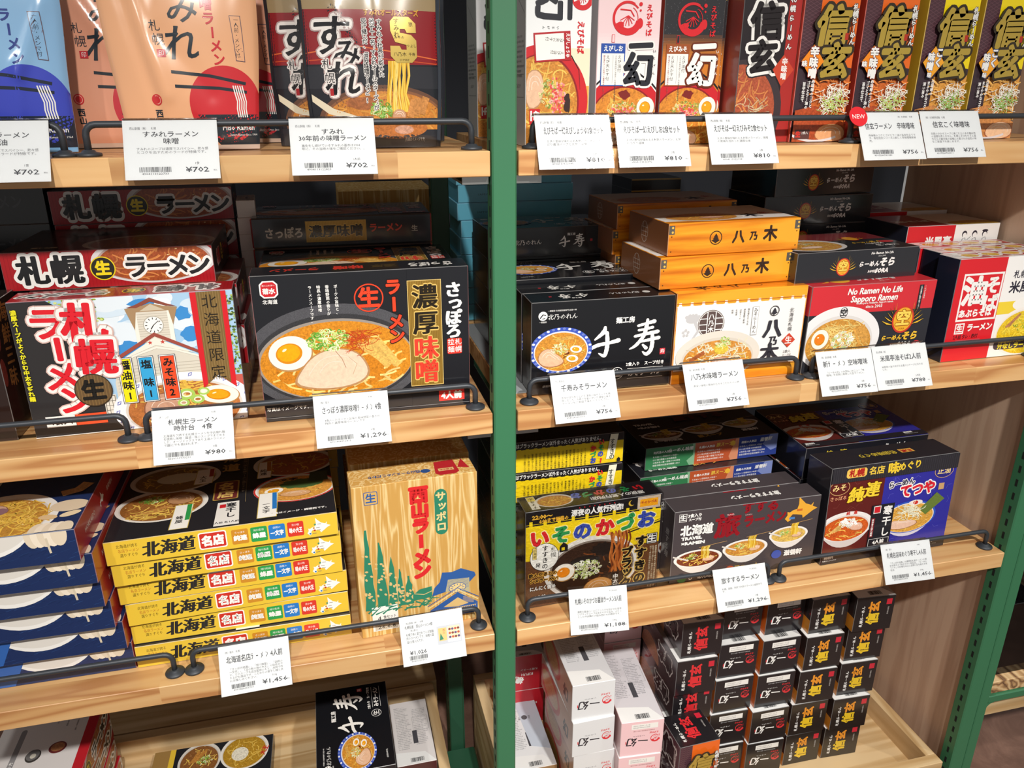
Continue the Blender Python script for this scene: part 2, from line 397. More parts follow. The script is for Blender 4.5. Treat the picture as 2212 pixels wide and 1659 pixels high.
    # ---- pictures of food
    def noodles(s, cx, cy, rx, ry, n, col='#e9c35c', wd=1.6, ln=14):
        r = s.rnd; s.G()
        for _ in range(n):
            a = r.uniform(0, 6.28); q = math.sqrt(r.random())*.92; x, y = cx+rx*q*math.cos(a), cy+ry*q*math.sin(a)
            d = r.uniform(0, 6.28); cv = r.uniform(-.35, .35); pts = []
            for i in range(7):
                if ((x-cx)/rx)**2+((y-cy)/ry)**2 > 1: break
                pts.append((x, y)); x += math.cos(d)*ln/6; y += math.sin(d)*ln/6*max(.45, ry/rx); d += cv
            k = r.uniform(.75, 1.12); c = tuple(min(1, t*k) for t in lin(col))
            if len(pts) > 2: s.line(pts, wd, c)
        s.E()
    def negi(s, cx, cy, rx, ry, n, cols=('#c9dd84', '#8fbf4a', '#e6efc0', '#5f9e36'), sz=5.):
        r = s.rnd; s.G()
        for _ in range(n):
            a = r.uniform(0, 6.28); q = math.sqrt(r.random()); x, y = cx+rx*q*math.cos(a), cy+ry*q*math.sin(a); k = sz*r.uniform(.55, 1.1)
            c = r.choice(cols); ro = r.uniform(0, 180)
            if r.random() < .45: s.ring(x, y, k*.5, k*.36, k*.16, c, n=10, rot=ro)
            else: s.line([(x-k*.6*math.cos(ro), y-k*.4*math.sin(ro)), (x+k*.1, y+k*.12), (x+k*.6*math.cos(ro), y+k*.4*math.sin(ro))], k*.24, c)
        s.E()
    def strands(s, cx, cy, rx, ry, n, col, wd=.7, ln=12):
        r = s.rnd; s.G()
        for _ in range(n):
            x, y = cx+rx*r.uniform(-1, 1), cy+ry*r.uniform(-1, 1); d = r.uniform(0, 6.28); cv = r.uniform(-.5, .5); p = []
            for i in range(6): p.append((x, y)); x += math.cos(d)*ln/5; y += math.sin(d)*ln/5*.7; d += cv
            k = r.uniform(.7, 1.15); s.line(p, wd, tuple(min(1, t*k) for t in lin(col)))
        s.E()
    def egg(s, x, y, rx, ry, rot=0, yolk='#f0a51c', rim='#b98a52'):
        s.ell(x+rx*.02, y-ry*.06, rx*1.04, ry*1.05, rim, rot=rot); s.ell(x, y, rx, ry, '#f6f0e4', rot=rot)
        s.ell(x-rx*.05, y-ry*.02, rx*.62, ry*.6, '#d98a17', MEAT, rot=rot); s.ell(x-rx*.07, y+ry*.02, rx*.53, ry*.5, yolk, MEAT, rot=rot)
        s.ell(x-rx*.25, y+ry*.2, rx*.12, ry*.07, '#fff3d0', rot=rot+20, n=10)
    def chashu(s, pts, col='#dcb79a', edge='#a8714c'):
        cx = sum(p[0] for p in pts)/len(pts); cy = sum(p[1] for p in pts)/len(pts); sm = []
        n = len(pts)
        for i in range(n):
            a, b, c = pts[i-1], pts[i], pts[(i+1) % n]
            for t in (0, .33, .66):
                m0 = ((a[0]+b[0])/2, (a[1]+b[1])/2); m1 = ((b[0]+c[0])/2, (b[1]+c[1])/2); u = 1-t
                sm.append((u*u*m0[0]+2*u*t*b[0]+t*t*m1[0], u*u*m0[1]+2*u*t*b[1]+t*t*m1[1]))
        s.poly(sm, edge, MEAT); s.poly([(cx+(x-cx)*.94, cy+(y-cy)*.93+.4) for x, y in sm], col, MEAT)
        for k in (.66, .38): s.line([(cx+(x-cx)*k, cy+(y-cy)*k) for x, y in sm[3:len(sm)//2+4]], .7, '#f0dcca')
    def menma(s, x, y, n, ln, wd, ang, col='#d8a85a', dx=3.):
        for i in range(n):
            a = R(ang+s.rnd.uniform(-9, 9)); ox, oy = x+i*dx, y+i*dx*.25
            k = s.rnd.uniform(.85, 1.12); s.line([(ox, oy), (ox+ln/2*math.cos(a), oy+ln/2*math.sin(a)+.8), (ox+ln*math.cos(a), oy+ln*math.sin(a))], wd, tuple(min(1, t*k) for t in lin(col)), FOOD)
    def bowl(s, cx, cy, rx, ry, rim='#e9e7e2', inner='#cfcac2', soup='#c9812e', side=None, depth=.0, k=.88, deco=None, nd_=30, ncol='#e9c35c', nw=1.5, rimm=None, sy=-.03):
        if side:
            pts = [(cx-rx*.985, cy-ry*.1)]+[(cx+rx*math.cos(R(t)), cy-depth*(1-abs(math.cos(R(t)))**2.2)-ry*.35*math.sin(R(180-t) if 0 else R(t-180))) for t in range(185, 360, 10)]+[(cx+rx*.985, cy-ry*.1)]
            s.poly(pts, side)
        s.ell(cx, cy, rx, ry, rim, rimm, n=56)
        if deco: deco(s, cx, cy, rx, ry)
        s.ell(cx, cy+ry*sy, rx*(k+.035), ry*(k+.03), inner, n=56); s.ell(cx, cy+ry*sy*1.6, rx*k, ry*k*.985, soup, FOOD, n=56)
        s.noodles(cx, cy+ry*sy*1.6, rx*k*.96, ry*k*.94, nd_, ncol, nw, rx*.3)
        for i in range(9):
            a, q = s.rnd.uniform(0, 6.28), s.rnd.uniform(.3, .9); s.ell(cx+rx*k*q*math.cos(a), cy+ry*k*q*math.sin(a), rx*.02, ry*.018, '#f4d79a', n=8)
    # ---- put the print on a face
    def emit(s, b, org, u, v, n, m0, lift=.00008, step=.000008, warp=None, maxe=None, shift=(0, 0), clip=None):
        W, H = s.w, s.h; X0, Y0, X1, Y1 = clip or (0, 0, W, H)
        for pts, tris, col, m, lv in s.L:
            z = lift+step*lv; mm = m or m0
            inside = all(X0 <= p[0] <= X1 and Y0 <= p[1] <= Y1 for p in pts)
            P = []; F = []; idx = {}
            def vert(p):
                k = (round(p[0], 4), round(p[1], 4))
                if k not in idx: idx[k] = len(P); P.append(k)
                return idx[k]
            def put(t):
                if maxe:
                    e = [math.dist(t[i], t[(i+1) % 3]) for i in range(3)]; g = max(e)
                    if g > maxe:
                        i = e.index(g); a, c, d = t[i], t[(i+1) % 3], t[(i+2) % 3]; md = ((a[0]+c[0])/2, (a[1]+c[1])/2)
                        put((a, md, d)); put((md, c, d)); return
                F.append(tuple(vert(p) for p in t))
            for t in tris:
                tp = [pts[i] for i in t]
                ar = (tp[1][0]-tp[0][0])*(tp[2][1]-tp[0][1])-(tp[1][1]-tp[0][1])*(tp[2][0]-tp[0][0])
                if abs(ar) < 1e-7: continue
                if ar < 0: tp = tp[::-1]
                if not inside:
                    for ax, lim, sg in ((0, X0, 1), (0, X1, -1), (1, Y0, 1), (1, Y1, -1)):
                        out = []
                        for i in range(len(tp)):
                            p, q = tp[i], tp[(i+1) % len(tp)]; dp, dq = (p[ax]-lim)*sg, (q[ax]-lim)*sg
                            if dp >= 0: out.append(p)
                            if dp*dq < 0: f = dp/(dp-dq); out.append((p[0]+(q[0]-p[0])*f, p[1]+(q[1]-p[1])*f))
                        tp = out
                        if len(tp) < 3: break
                    if len(tp) < 3: continue
                for i in range(1, len(tp)-1): put((tp[0], tp[i], tp[i+1]))
            F = [f for f in F if len(set(f)) == 3]
            if not F: continue
            if warp: V3 = [warp(x, y, z) for x, y in P]
            else: V3 = [tuple(org[i]+u[i]*(x+shift[0])*.001+v[i]*(y+shift[1])*.001+n[i]*z for i in range(3)) for x, y in P]
            b.poly(V3, F, col, mm)
def face_frame(f, w, h, d):
    """origin, u, v, normal and size (mm) of a face of a carton whose origin is its front bottom centre"""
    W, H, D = w*.001, h*.001, d*.001
    return {'f': ((-W/2, 0, 0), (1, 0, 0), (0, 0, 1), (0, -1, 0), w, h), 't': ((-W/2, 0, H), (1, 0, 0), (0, 1, 0), (0, 0, 1), w, d),
            'l': ((-W/2, D, 0), (0, -1, 0), (0, 0, 1), (-1, 0, 0), d, h), 'r': ((W/2, 0, 0), (0, 1, 0), (0, 0, 1), (1, 0, 0), d, h)}[f]
PROTO = []
def carton(name, w, h, d, base, arts, m=PRINT, am=None, r=.7, edge=.18, cat='noodle box', colors=None, seed=1, subs=None, wrap=False):
    """a folded carton; arts: {face: function(Art)}; colors: {face: colour or (colour, material)}"""
    b = Buf(); W, H, D = w*.001, h*.001, d*.001; fc = {}; am = am or (m if m in (PRINT, GLOSS) else PRINT)
    for k, v in (colors or {}).items(): fc[k] = (lin(v[0]), v[1]) if isinstance(v, tuple) else (lin(v), m)
    chamfer(b, -W/2, W/2, 0, D, 0, H, r*.001, fc, (lin(base), m), edge)
    for f, fn in arts.items():
        o, u, v, n, fw, fh = face_frame(f, w, h, d); a = Art(fw, fh, seed); fn(a); a.emit(b, o, u, v, n, am, clip=(r, r, fw-r, fh-r))
    o = bpy.data.objects.new(name, b.mesh(name)); o['category'] = cat
    if wrap:
        q = Buf(); chamfer(q, -W/2-.0016, W/2+.0016, -.0016, D+.0016, .0001, H+.0016, .0006, {}, ((1, 1, 1), WRAP)); subs = (subs or [])+[('cellophane_wrap', q)]
    for sn, sb in (subs or []):
        c = bpy.data.objects.new(sn, sb.mesh(sn)); c.parent = o
    return o

# ------------------------------------------------------------------ artwork of the cartons
W_ = '#f2f1ee'; K_ = '#1d1e23'; RED = '#d3212b'; GOLD = '#c9a24a'; YEL = '#f4d21c'
def wave_rim(s, cx, cy, rx, ry):
    for i in range(34):
        a = i*360/34; x, y = cx+rx*.945*math.cos(R(a)), cy+ry*.945*math.sin(R(a))
        s.ell(x, y, rx*.05, ry*.05, '#e6e8f2' if i % 2 else '#6f7fc4', n=10)
def key_rim(s, cx, cy, rx, ry):
    for i in range(22):
        a = i*360/22; x, y = cx+rx*.94*math.cos(R(a)), cy+ry*.93*math.sin(R(a)); s.ring(x, y, rx*.045, ry*.05, rx*.014, '#5a63b4', n=4, rot=45)
def hokkaido(s, x, y, k, col):
    P = [(0, 6), (4, 12), (3, 18), (8, 17), (12, 20), (20, 22), (22, 30), (21, 44), (26, 38), (34, 30), (44, 26), (48, 31), (47, 24), (56, 20), (48, 16), (40, 10), (32, 4), (30, 10), (20, 12), (13, 13), (9, 8), (11, 3), (6, 0)]
    s.poly([(x+a*k, y+c*k) for a, c in P], col)
def kikusui(s, x, y, k):
    for r, c in ((9, W_), (7.6, '#c8232c')):
        s.poly([(x+r*k*dx, y+r*k*dy) for dx, dy in ((-1, .6), (-.6, 1), (.6, 1), (1, .6), (1, -.6), (.6, -1), (-.6, -1), (-1, -.6))], c)
    s.text('菊水', x, y-1.8*k, 6.2*k, W_, .05); s.text('味のふれあい', x, y+4.2*k, 2.1*k, W_, .03); s.text('北海道', x, y-13*k, 5*k, W_, .02)

# --- clock tower carton
def clock_front(s):
    s.rect(0, 0, 245, 169, '#a9cdea'); r = s.rnd
    for x, y, q in ((95, 150, 26), (118, 120, 26), (92, 108, 22), (205, 150, 14), (186, 132, 17), (165, 162, 14), (108, 160, 24), (188, 108, 12), (78, 130, 22), (210, 118, 14), (120, 95, 16)):
        for k in range(5): s.ell(x+r.uniform(-9, 9), y+r.uniform(-5, 5), q*r.uniform(.5, 1), q*r.uniform(.3, .6), r.choice(['#f4f7fa', '#e3edf5', '#d3e4f2']), n=18)
    for x, y, a, c in ((122, 104, 15, 10), (192, 116, 14, 9), (140, 158, 13, 7), (184, 143, 10, 8), (112, 93, 12, 7)): s.ell(x, y, a, c, '#3f8ed2', wob=.25, n=16)
    s.poly([(0, 0), (100, 0), (92, 40), (84, 62), (74, 100), (60, 130), (66, 150), (40, 169), (0, 169)], '#2f2d2e')
    s.G()
    for _ in range(190): s.ell(r.gauss(70, 11), r.gauss(153, 9), r.uniform(1.2, 3), r.uniform(.8, 2), r.choice(['#8fae3a', '#b8c84e', '#5d7c2c', '#d7de8c']), n=7)
    s.E()
    s.G()
    for _ in range(120): s.ell(r.uniform(233, 245), r.uniform(62, 165), r.uniform(.8, 2.2), r.uniform(.8, 1.8), r.choice(['#7fa044', '#57783a', '#b5c470', '#3c5230']), n=7)
    s.E()
    # building
    s.poly([(98, 0), (98, 62), (104, 84), (150, 116), (196, 88), (200, 62), (200, 0)], '#d9d3c4')
    for y in range(6, 84, 4): s.line([(100, y), (198, y)], .5, '#b3ab9b')
    s.rect(131, 110, 172, 150, '#dcd5c6')
    for y in range(118, 148, 3): s.line([(134, y), (168, y)], .5, '#b7af9f')
    s.rect(130, 108, 134, 150, '#f1ede2'); s.rect(168, 108, 173, 150, '#f1ede2')
    s.poly([(122, 153), (130, 126), (134, 148), (170, 148), (173, 130), (180, 152), (165, 154), (151, 158), (135, 154)], '#a98965')
    s.poly([(124, 154), (134, 157), (151, 165), (168, 157), (179, 153), (168, 154), (151, 160), (135, 153)], '#8d4a3c'); s.poly([(138, 149), (151, 157), (166, 149)], '#cdbfa6')
    s.ell(151, 131, 11.5, 11.5, '#b9b2a4'); s.ell(151, 131, 10.4, 10.4, '#f7f6f1')
    s.G()
    for i in range(12): a = R(30*i); s.line([(151+7*math.sin(a), 131+7*math.cos(a)), (151+9.4*math.sin(a), 131+9.4*math.cos(a))], .9, '#2a2a2a')
    s.E()
    s.line([(151, 131), (157, 136)], .8, '#222'.replace('222', '222222')); s.line([(151, 131), (147.5, 126)], 1.1, '#222222')
    s.poly([(96, 90), (150, 122), (199, 95), (199, 91), (150, 117), (96, 85)], '#9d4c40')
    s.poly([(106, 89), (150, 115.5), (192, 93), (150, 106)], '#efeadd')
    for x in (144, 158): s.poly([(x+3*math.cos(R(90+36*i))*(1 if i % 2 == 0 else .42), 109.5+3*math.sin(R(90+36*i))*(1 if i % 2 == 0 else .42)) for i in range(10)], '#c8473c')
    s.line([(102, 86), (128, 96), (150, 103), (172, 98), (198, 88)], 2.4, '#efeadd'); s.rect(126, 60, 132, 84, '#7b7263'); s.rect(150, 62, 168, 86, '#8d8577')
    s.rect(82, 20, 96, 48, '#e5e0d4'); s.frame(83, 21, 95, 47, .8, '#6d675d')
    for x in (87, 91): s.line([(x, 21), (x, 47)], .6, '#6d675d')
    for y in (28, 34, 40): s.line([(83, y), (95, y)], .6, '#6d675d')
    s.rect(200, 40, 245, 60, '#c55c50')
    # bowl
    s.bowl(172, 24, 82, 45, '#eef0f7', '#d9d4cc', '#b9723c', k=.8, deco=key_rim, nd_=50)
    s.chashu([(122, 18), (128, 38), (150, 46), (172, 40), (180, 22), (160, 6), (134, 4)], '#c99a80', '#8f5a40'); s.noodles(180, 50, 22, 9, 26, '#e8b94c', 1.8, 16)
    s.menma(185, 22, 3, 26, 5, -12, '#c98f45'); s.egg(214, 36, 23, 12, -6)
    for x, y, q in ((176, 40, 10), (188, 32, 8), (171, 29, 7), (196, 42, 7)): s.ring(x, y, q, q*.72, q*.34, '#a9cf62'); s.ring(x, y, q*.6, q*.42, q*.2, '#eef4d2')
    # crimson panel with bronze strip
    s.poly([(196, 169), (237, 169), (236, 44), (216, 62), (197, 46)], RED); s.poly([(203, 169), (231, 169), (230, 50), (216, 62), (203, 51)], '#7a6136')
    s.G()
    for i in range(9): s.line([(204.5+i*3, 168), (204.5+i*3, 56)], .7, '#94794a')
    s.E()
    s.text('北海道限定', 217, 165, 18.5, '#231d15', -.005, v=True, a='t', lead=1.22)
    for x0, x1, c, t in ((105, 119, '#f5e313', '醤油味1'), (128, 143, '#38a6dc', '塩　味1'), (152, 168, '#ef4f28', 'みそ味2')):
        s.rect(x0-1.6, 34.4, x1+1.6, 93.6, '#22283f'); s.rect(x0-1, 35, x1+1, 93, W_); s.rect(x0, 36, x1, 92, '#22283f'); s.rect(x0+.5, 36.5, x1-.5, 91.5, c)
        s.text(t, (x0+x1)/2, 90, 12, '#1b1b1b', .03, v=True, a='t', w=52)
    o = [(.11, '#d8b7ae'), (.075, W_)]
    for t, x, y, q in (('ラ', 38, 141, 42), ('メ', 43, 76, 40), ('ン', 52, 45, 40), ('札', 77, 139, 50), ('幌', 82, 97, 46)): s.text(t, x, y, q, '#df1f2d', .046, o, rot=-3, th=.6)
    s.text('ー', 44, 110, 32, '#df1f2d', .06, o, v=True)
    s.ell(73, 56, 21, 21, '#3d3022'); s.ell(73, 56, 19.6, 19.6, '#6a5233')
    s.G()
    for i in range(-5, 6): s.line([(73+i*3.4, 56-math.sqrt(380-i*i*11)), (73+i*3.4, 56+math.sqrt(380-i*i*11))], .8, '#84683f')
    s.E()
    s.text('生', 73, 56, 27, '#191612', .05)
    s.text('濃厚スープがよくからむ中太ちぢれ麺', 6.4, 160, 6.4, '#f6ec2a', .045, v=True, a='t', w=112)
    s.rect(15, 13, 47, 27, W_); s.text('4食入', 31, 20, 10, K_, .03); s.rect(47.5, 13, 82, 27, '#f0532a'); s.text('スープ付', 65, 20, 7.5, K_, .03); s.rect(0, 0, 245, 1.5, W_)
def clock_band(s, flip=False, bowl_=True, scale=1.):
    h = s.h; s.rect(0, 0, s.w, h, '#a9161f')
    s.G()
    for i in range(60): s.line([(i*4.1+1, 0), (i*4.1+1, h)], .5, '#931019')
    s.E()
    if bowl_: s.bowl(175, h*.68, 74, h*.62, '#ddd9da', '#b9a6a0', '#a8522b', nd_=46, ncol='#d98a4a')
    rot = 180 if flip else 0; sg = -1 if flip else 1; cx, cy = s.w/2, h/2; sz = h*.78*scale
    o = [(.1, '#f4f2ee')]
    for t, x in (('札', -88), ('幌', -50), ('ラ', 30), ('ー', 56), ('メ', 79), ('ン', 104)):
        q = sz*(1 if x < 0 else .82); s.text(t, cx+sg*x, cy, q, '#1f2023', .048, o, rot=rot, th=.6)
    x = cx-sg*9; s.ell(x, cy, sz*.4, sz*.4, '#f0d51e'); s.ell(x, cy, sz*.365, sz*.365, '#26241c'); s.text('生', x, cy, sz*.5, '#f4da1c', .05, rot=rot)
def clock_side(s):
    s.rect(0, 0, s.w, s.h, '#1c1516'); s.text('札幌', s.w*.3, s.h*.5, s.h*.42, '#d2313a', .05, [(.06, '#e8ddd8')], sx=.8)
    s.ell(s.w*.52, s.h*.5, 9, s.h*.24, '#ead02a'); s.text('生', s.w*.52, s.h*.5, s.h*.3, '#201c14', .04); s.text('ラーメン', s.w*.76, s.h*.5, s.h*.32, '#c2303a', .04, sx=.9)
def clock_lid(s):  # front art in dark maroon tones, the lid's shade put into the colour
    s.rect(0, 0, s.w, s.h, '#321b1b'); s.rect(70, 0, s.w, s.h, '#5c1f21'); s.bowl(165, 40, 80, 56, '#b9b2ae', '#8e7f78', '#8c4c2c', nd_=40, ncol='#b98850'); s.rect(30, 18, 60, 26, '#b9b29a'); s.text('4食入', 45, 22, 7, K_, .03)
    for i, t in enumerate('札幌ラ'): s.text(t, 60+i*36, 118, 42, '#241112', .04)
CLOCK = carton('ramen_box', 245, 169, 47, '#2c2a2b', {'f': clock_front, 't': lambda s: clock_band(s, True, False, .9), 'r': lambda s: s.rect(0, 0, s.w, s.h, '#2a2223')}, colors={'t': RED, 'b': RED})
CLOCKF = carton('ramen_box', 245, 47, 169, '#1c1618', {'f': clock_band, 't': clock_lid, 'r': clock_side}, colors={'f': '#a9161f'})
def recipe_lid(s):
    s.rect(0, 0, s.w, s.h, '#b8202a'); s.rect(0, 12, 150, s.h, '#d9d5d4')
    s.text('札幌生ラーメン', 24, 60, 17, K_, .04, rot=90, w=130); s.rrect(36, 20, 46, 200, 5, '#8c8a8c'); s.text('おいしい作り方', 41, 110, 7, W_, .02, rot=90)
    for x, y, c in ((74, 70, '#6f7a52'), (74, 140, '#6c6a6a')): s.ell(x, y, 13, 13, '#3f3b38'); s.ell(x-1, y+2, 11, 11, c); s.ell(x, y, 5, 5, '#c9c5b8')
    for x, y in ((112, 62), (112, 150)): s.ell(x, y, 15, 12, '#6c2a2c'); s.ell(x, y+1, 12, 9, '#a9714a', FOOD)
    s.ell(104, 96, 9, 8, '#d88f86'); s.rect(94, 70, 106, 84, '#8faaa2')
    for i in range(5): s.lines(1, 60+i*18, 236, 60, 3, 3, '#55504f', i, v=True)
    s.lines(8, 88, 44, 140, 4.2, 3, '#55504f'); s.lines(5, 52, 30, 90, 4.2, 3, '#55504f')
RECIPE = carton('ramen_box', 169, 47, 245, '#b8202a', {'t': recipe_lid, 'r': lambda s: clock_band(s)}, colors={'f': '#1c1618'})

# --- black carton with the speckled bowl
def noukou_front(s):
    s.ell(94, 80, 112, 70, '#55555a', FINE, n=70); s.ell(94, 78, 100, 59, '#3a3a3d', FINE, n=60); s.ell(94, 77, 96, 54, '#9b9188', n=60); s.ell(95, 76, 94, 51.5, '#d68a24', FOOD, n=60)
    s.noodles(95, 70, 88, 46, 62, '#f0cf74', 2.4, 26); s.ell(92, 66, 74, 30, '#d08120', FOOD); s.noodles(95, 60, 88, 36, 34, '#f3d688', 2.4, 24)
    s.menma(122, 96, 5, 46, 8.5, -48, '#e0b45e', 5.5); s.egg(38, 90, 26, 22, 12, '#f2a80f')
    s.chashu([(36, 46), (46, 64), (62, 84), (84, 93), (106, 92), (124, 84), (136, 60), (128, 46), (104, 38), (70, 37)], '#e6cdb2', '#b98a5c')
    s.line([(92, 90), (100, 78), (104, 66)], .9, '#b78d72'); s.line([(108, 80), (118, 70), (112, 56)], .7, '#cba487')
    s.negi(86, 104, 25, 13, 120, sz=9); s.strands(124, 102, 12, 12, 60, '#c94a1e', .6, 20)
    s.rect(186, 0, 263, 189, K_); s.rect(0, 0, 263, 4, K_)
    s.poly([(185.5, 33), (185.5, 174), (228, 174), (228, 33)], '#b08a3a', FOIL)
    s.G()
    for i in range(20): s.line([(187+i*2.1, 34), (187+i*2.1, 173)], .5, '#866526', FOIL)
    s.E()
    s.frame(185.5, 33, 228, 174, .8, '#e0c37a')
    for t, y, c in (('濃', 152, '#241c10'), ('厚', 118, '#241c10'), ('味', 84, '#e0402e'), ('噌', 52, '#e0402e')): s.text(t, 207, y, 33, c, .034, [(.03, '#d9b866')], th=.35)
    s.text('さっぽろ', 243, 168, 21, '#f4f3f0', .07, v=True, a='t', w=72, th=.45)
    s.rrect(234, 74, 253, 95, 2, '#e23a2d')
    for t, x, y in (('札', 248.5, 90), ('幌', 248.5, 80), ('拉', 239, 90), ('麺', 239, 80)): s.text(t, x, y, 9, W_, .01)
    s.ring(138, 155, 18, 18, 1.6, '#ee4526'); s.text('生', 138, 155, 27, '#ee4526', .04)
    for t, y, x in (('ラ', 167, 168), ('メ', 122, 170), ('ン', 103, 170)): s.text(t, x, y, 21, '#ee4526', .045, [(.05, '#2a1512')])
    s.text('ー', 168, 145, 21, '#ee4526', .05, [(.05, '#2a1512')], v=True)
    for i, t in enumerate(('ポークの旨味と、', '香味野菜の香りが', '特長の濃厚味噌', 'ラーメンスープです。')): s.text(t, 99-i*10.2, 174, 4.7, W_, .02, v=True, a='t')
    kikusui(s, 21, 172, 1.18); s.rect(221, 9, 255, 24, '#e2322c'); s.text('4人前', 238, 16.5, 11, W_, .05); s.text('写真はイメージです。', 30, 17, 5.5, W_, .02, sx=1)
    s.line([(0, 5), (263, 5)], .6, '#8b8b8d')
def noukou_top(s):
    s.text('さっぽろ', 218, s.h*.45, s.h*.46, '#e9e7e2', .05, rot=180, w=58); s.rect(96, 4, 178, s.h-4, '#2a2117'); s.text('濃厚', 160, s.h*.5, 16, '#4a3a1c', .03, rot=180); s.text('味噌', 116, s.h*.5, 19, '#d93a2a', .04, rot=180); s.text('ラーメン', 52, s.h*.5, 16, '#d93a2a', .04, rot=180, w=60)
def noukou_band(s):
    h = s.h; s.text('さっぽろ', 46, h*.48, 17, '#c9c3b4', .035, w=56); s.rect(77, 7, 165, h-7, '#b08a3a', FOIL)
    s.G()
    for i in range(40): s.line([(78+i*2.2, 8), (78+i*2.2, h-8)], .4, '#866526', FOIL)
    s.E()
    s.text('濃厚味噌', 121, h*.5, 20, '#2a2012', .032, [(.03, '#d9b866')], th=.4); s.text('ラーメン', 194, h*.56, 14, '#d9442c', .04, w=50); s.text('生', 237, h*.5, 10, '#bdb6a6', .03)
NOUKOU = carton('ramen_box', 263, 189, 46, K_, {'f': noukou_front, 't': noukou_top}, colors={'r': '#c3262c', 'l': '#c3262c'}, m=GLOSS)
NOUKOUF = carton('ramen_box', 263, 46, 189, K_, {'f': noukou_band, 't': noukou_front}, m=GLOSS, colors={'r': '#c3262c', 'l': '#c3262c'}, r=2.2, edge=.05)

# --- black carton with the two brush characters
def senju_mark(s, x, y, k):
    s.ell(x, y, 6.2*k, 6.2*k, W_); s.line([(x-4*k, y-3*k), (x, y+2*k), (x+4*k, y+1*k)], 1.5*k, K_); s.line([(x-1*k, y-4*k), (x+3*k, y-3*k)], 1.1*k, K_); s.text('一期書房', x, y-8.4*k, 2.6*k, W_, .03)
    s.text('北乃のれん', x+27*k, y-2*k, 8.2*k, W_, .0, sh=.1); s.text('一期書房 北海道製麺専門 創造の味', x+26*k, y+6.4*k, 2.5*k, W_, .02)
SEN = [([(104, 91), (102, 84), (90, 74)], [4, 7, 2.5]), ([(85, 62), (95, 66), (110, 68), (124, 71)], [5, 5.5, 4.5, 6.5]), ([(107, 83), (108, 68), (107, 57), (104, 50), (96, 54)], [5, 6.5, 6, 5.5, 1.5])]
JU = [([(152, 90), (163, 92.5), (175, 95)], [4, 4, 6]), ([(153, 83.5), (162, 84.5), (173, 86.5)], [3.5, 3.5, 4.5]), ([(148, 75), (160, 77), (181, 80)], [4, 4.5, 5.5]), ([(165, 98), (164, 88), (160, 74), (150, 62), (141, 57)], [4, 6, 5.5, 5, 2]), ([(157, 67), (168, 68.5), (183, 71)], [3.5, 4.5, 5.5]), ([(173, 79), (174, 64), (172, 53), (166, 48), (160, 52)], [5, 6, 6, 5.5, 1.5]), ([(160, 62), (165, 57)], [3, 5.5])]
def brush_pair(s, x, y, k, rot=0, col='#f1efea', parts=SEN+JU):
    for p, w_ in parts: s.brush(p, w_, col, x, y, k, rot)
def senju_front(s):
    senju_mark(s, 16, 112, 1.02); s.text('麺工房', 133, 99.5, 9.2, W_, .03, rot=1)
    brush_pair(s, 0, 0, 1.)
    s.rect(186, 46, 194, 55, '#c7303c'); s.text('寿', 190, 50.5, 7.5, W_, 0)
    s.bowl(42, 62, 44, 33, '#3c56b8', '#d9dbe6', '#cf8d35', k=.84, side='#a9acc0', depth=20, deco=wave_rim, nd_=34, nw=1.1)
    s.menma(34, 76, 4, 22, 3, 10, '#d9a653', 2.); s.chashu([(8, 50), (12, 62), (24, 68), (32, 60), (44, 52), (48, 44), (34, 38), (16, 40)], '#e2b796', '#a9714f')
    s.negi(40, 65, 13, 8, 60, ('#dfe6b2', '#f2f1d8', '#a9c46a', '#c4d48c'), 4); s.strands(52, 55, 5, 4, 16, '#6a2c1c', .8, 4)
    s.egg(63, 63, 8.5, 5.2, -10); s.egg(58, 50, 8.5, 5.2, -8)
    s.text('2食入り　スープ付き', 165, 35, 6, W_, .03); s.line([(139, 28.5), (192, 28.5)], .5, W_); s.text('みそラーメン', 165, 21.5, 9.6, W_, .04, w=50); s.line([(139, 14), (192, 14)], .5, W_)
    s.ring(124, 23, 9, 9, .8, W_); s.text('生', 124, 23, 12, W_, .02); s.text('(調理参考例)', 26, 12, 3.4, W_, .02)
def senju_top(s, rot=180):
    sg = -1 if rot else 1; cx = s.w/2; h = s.h/2
    brush_pair(s, cx+sg*(36-132*.42), h-sg*72*.42, .42, rot); s.text('北乃のれん', cx-sg*36, h, 9, W_, .01, rot=rot); s.ell(cx-sg*68, h, 5.5, 5.5, '#d9d8d4'); s.text('麺工房', cx+sg*36, h+sg*11, 4.6, W_, .02, rot=rot); s.rect(cx+sg*70-2, h-2, cx+sg*70+2, h+2, '#c7303c')
def senju_side(s): s.line([(s.w*.5, 4), (s.w*.5, s.h-4)], .5, '#4b4c50')
SENJU = carton('ramen_box', 204, 131, 48, '#16171b', {'f': senju_front, 't': senju_top, 'l': senju_side}, m=GLOSS)
SENJUF = carton('ramen_box', 204, 48, 131, '#16171b', {'f': lambda s: senju_top(s, 0), 't': senju_front}, m=GLOSS)

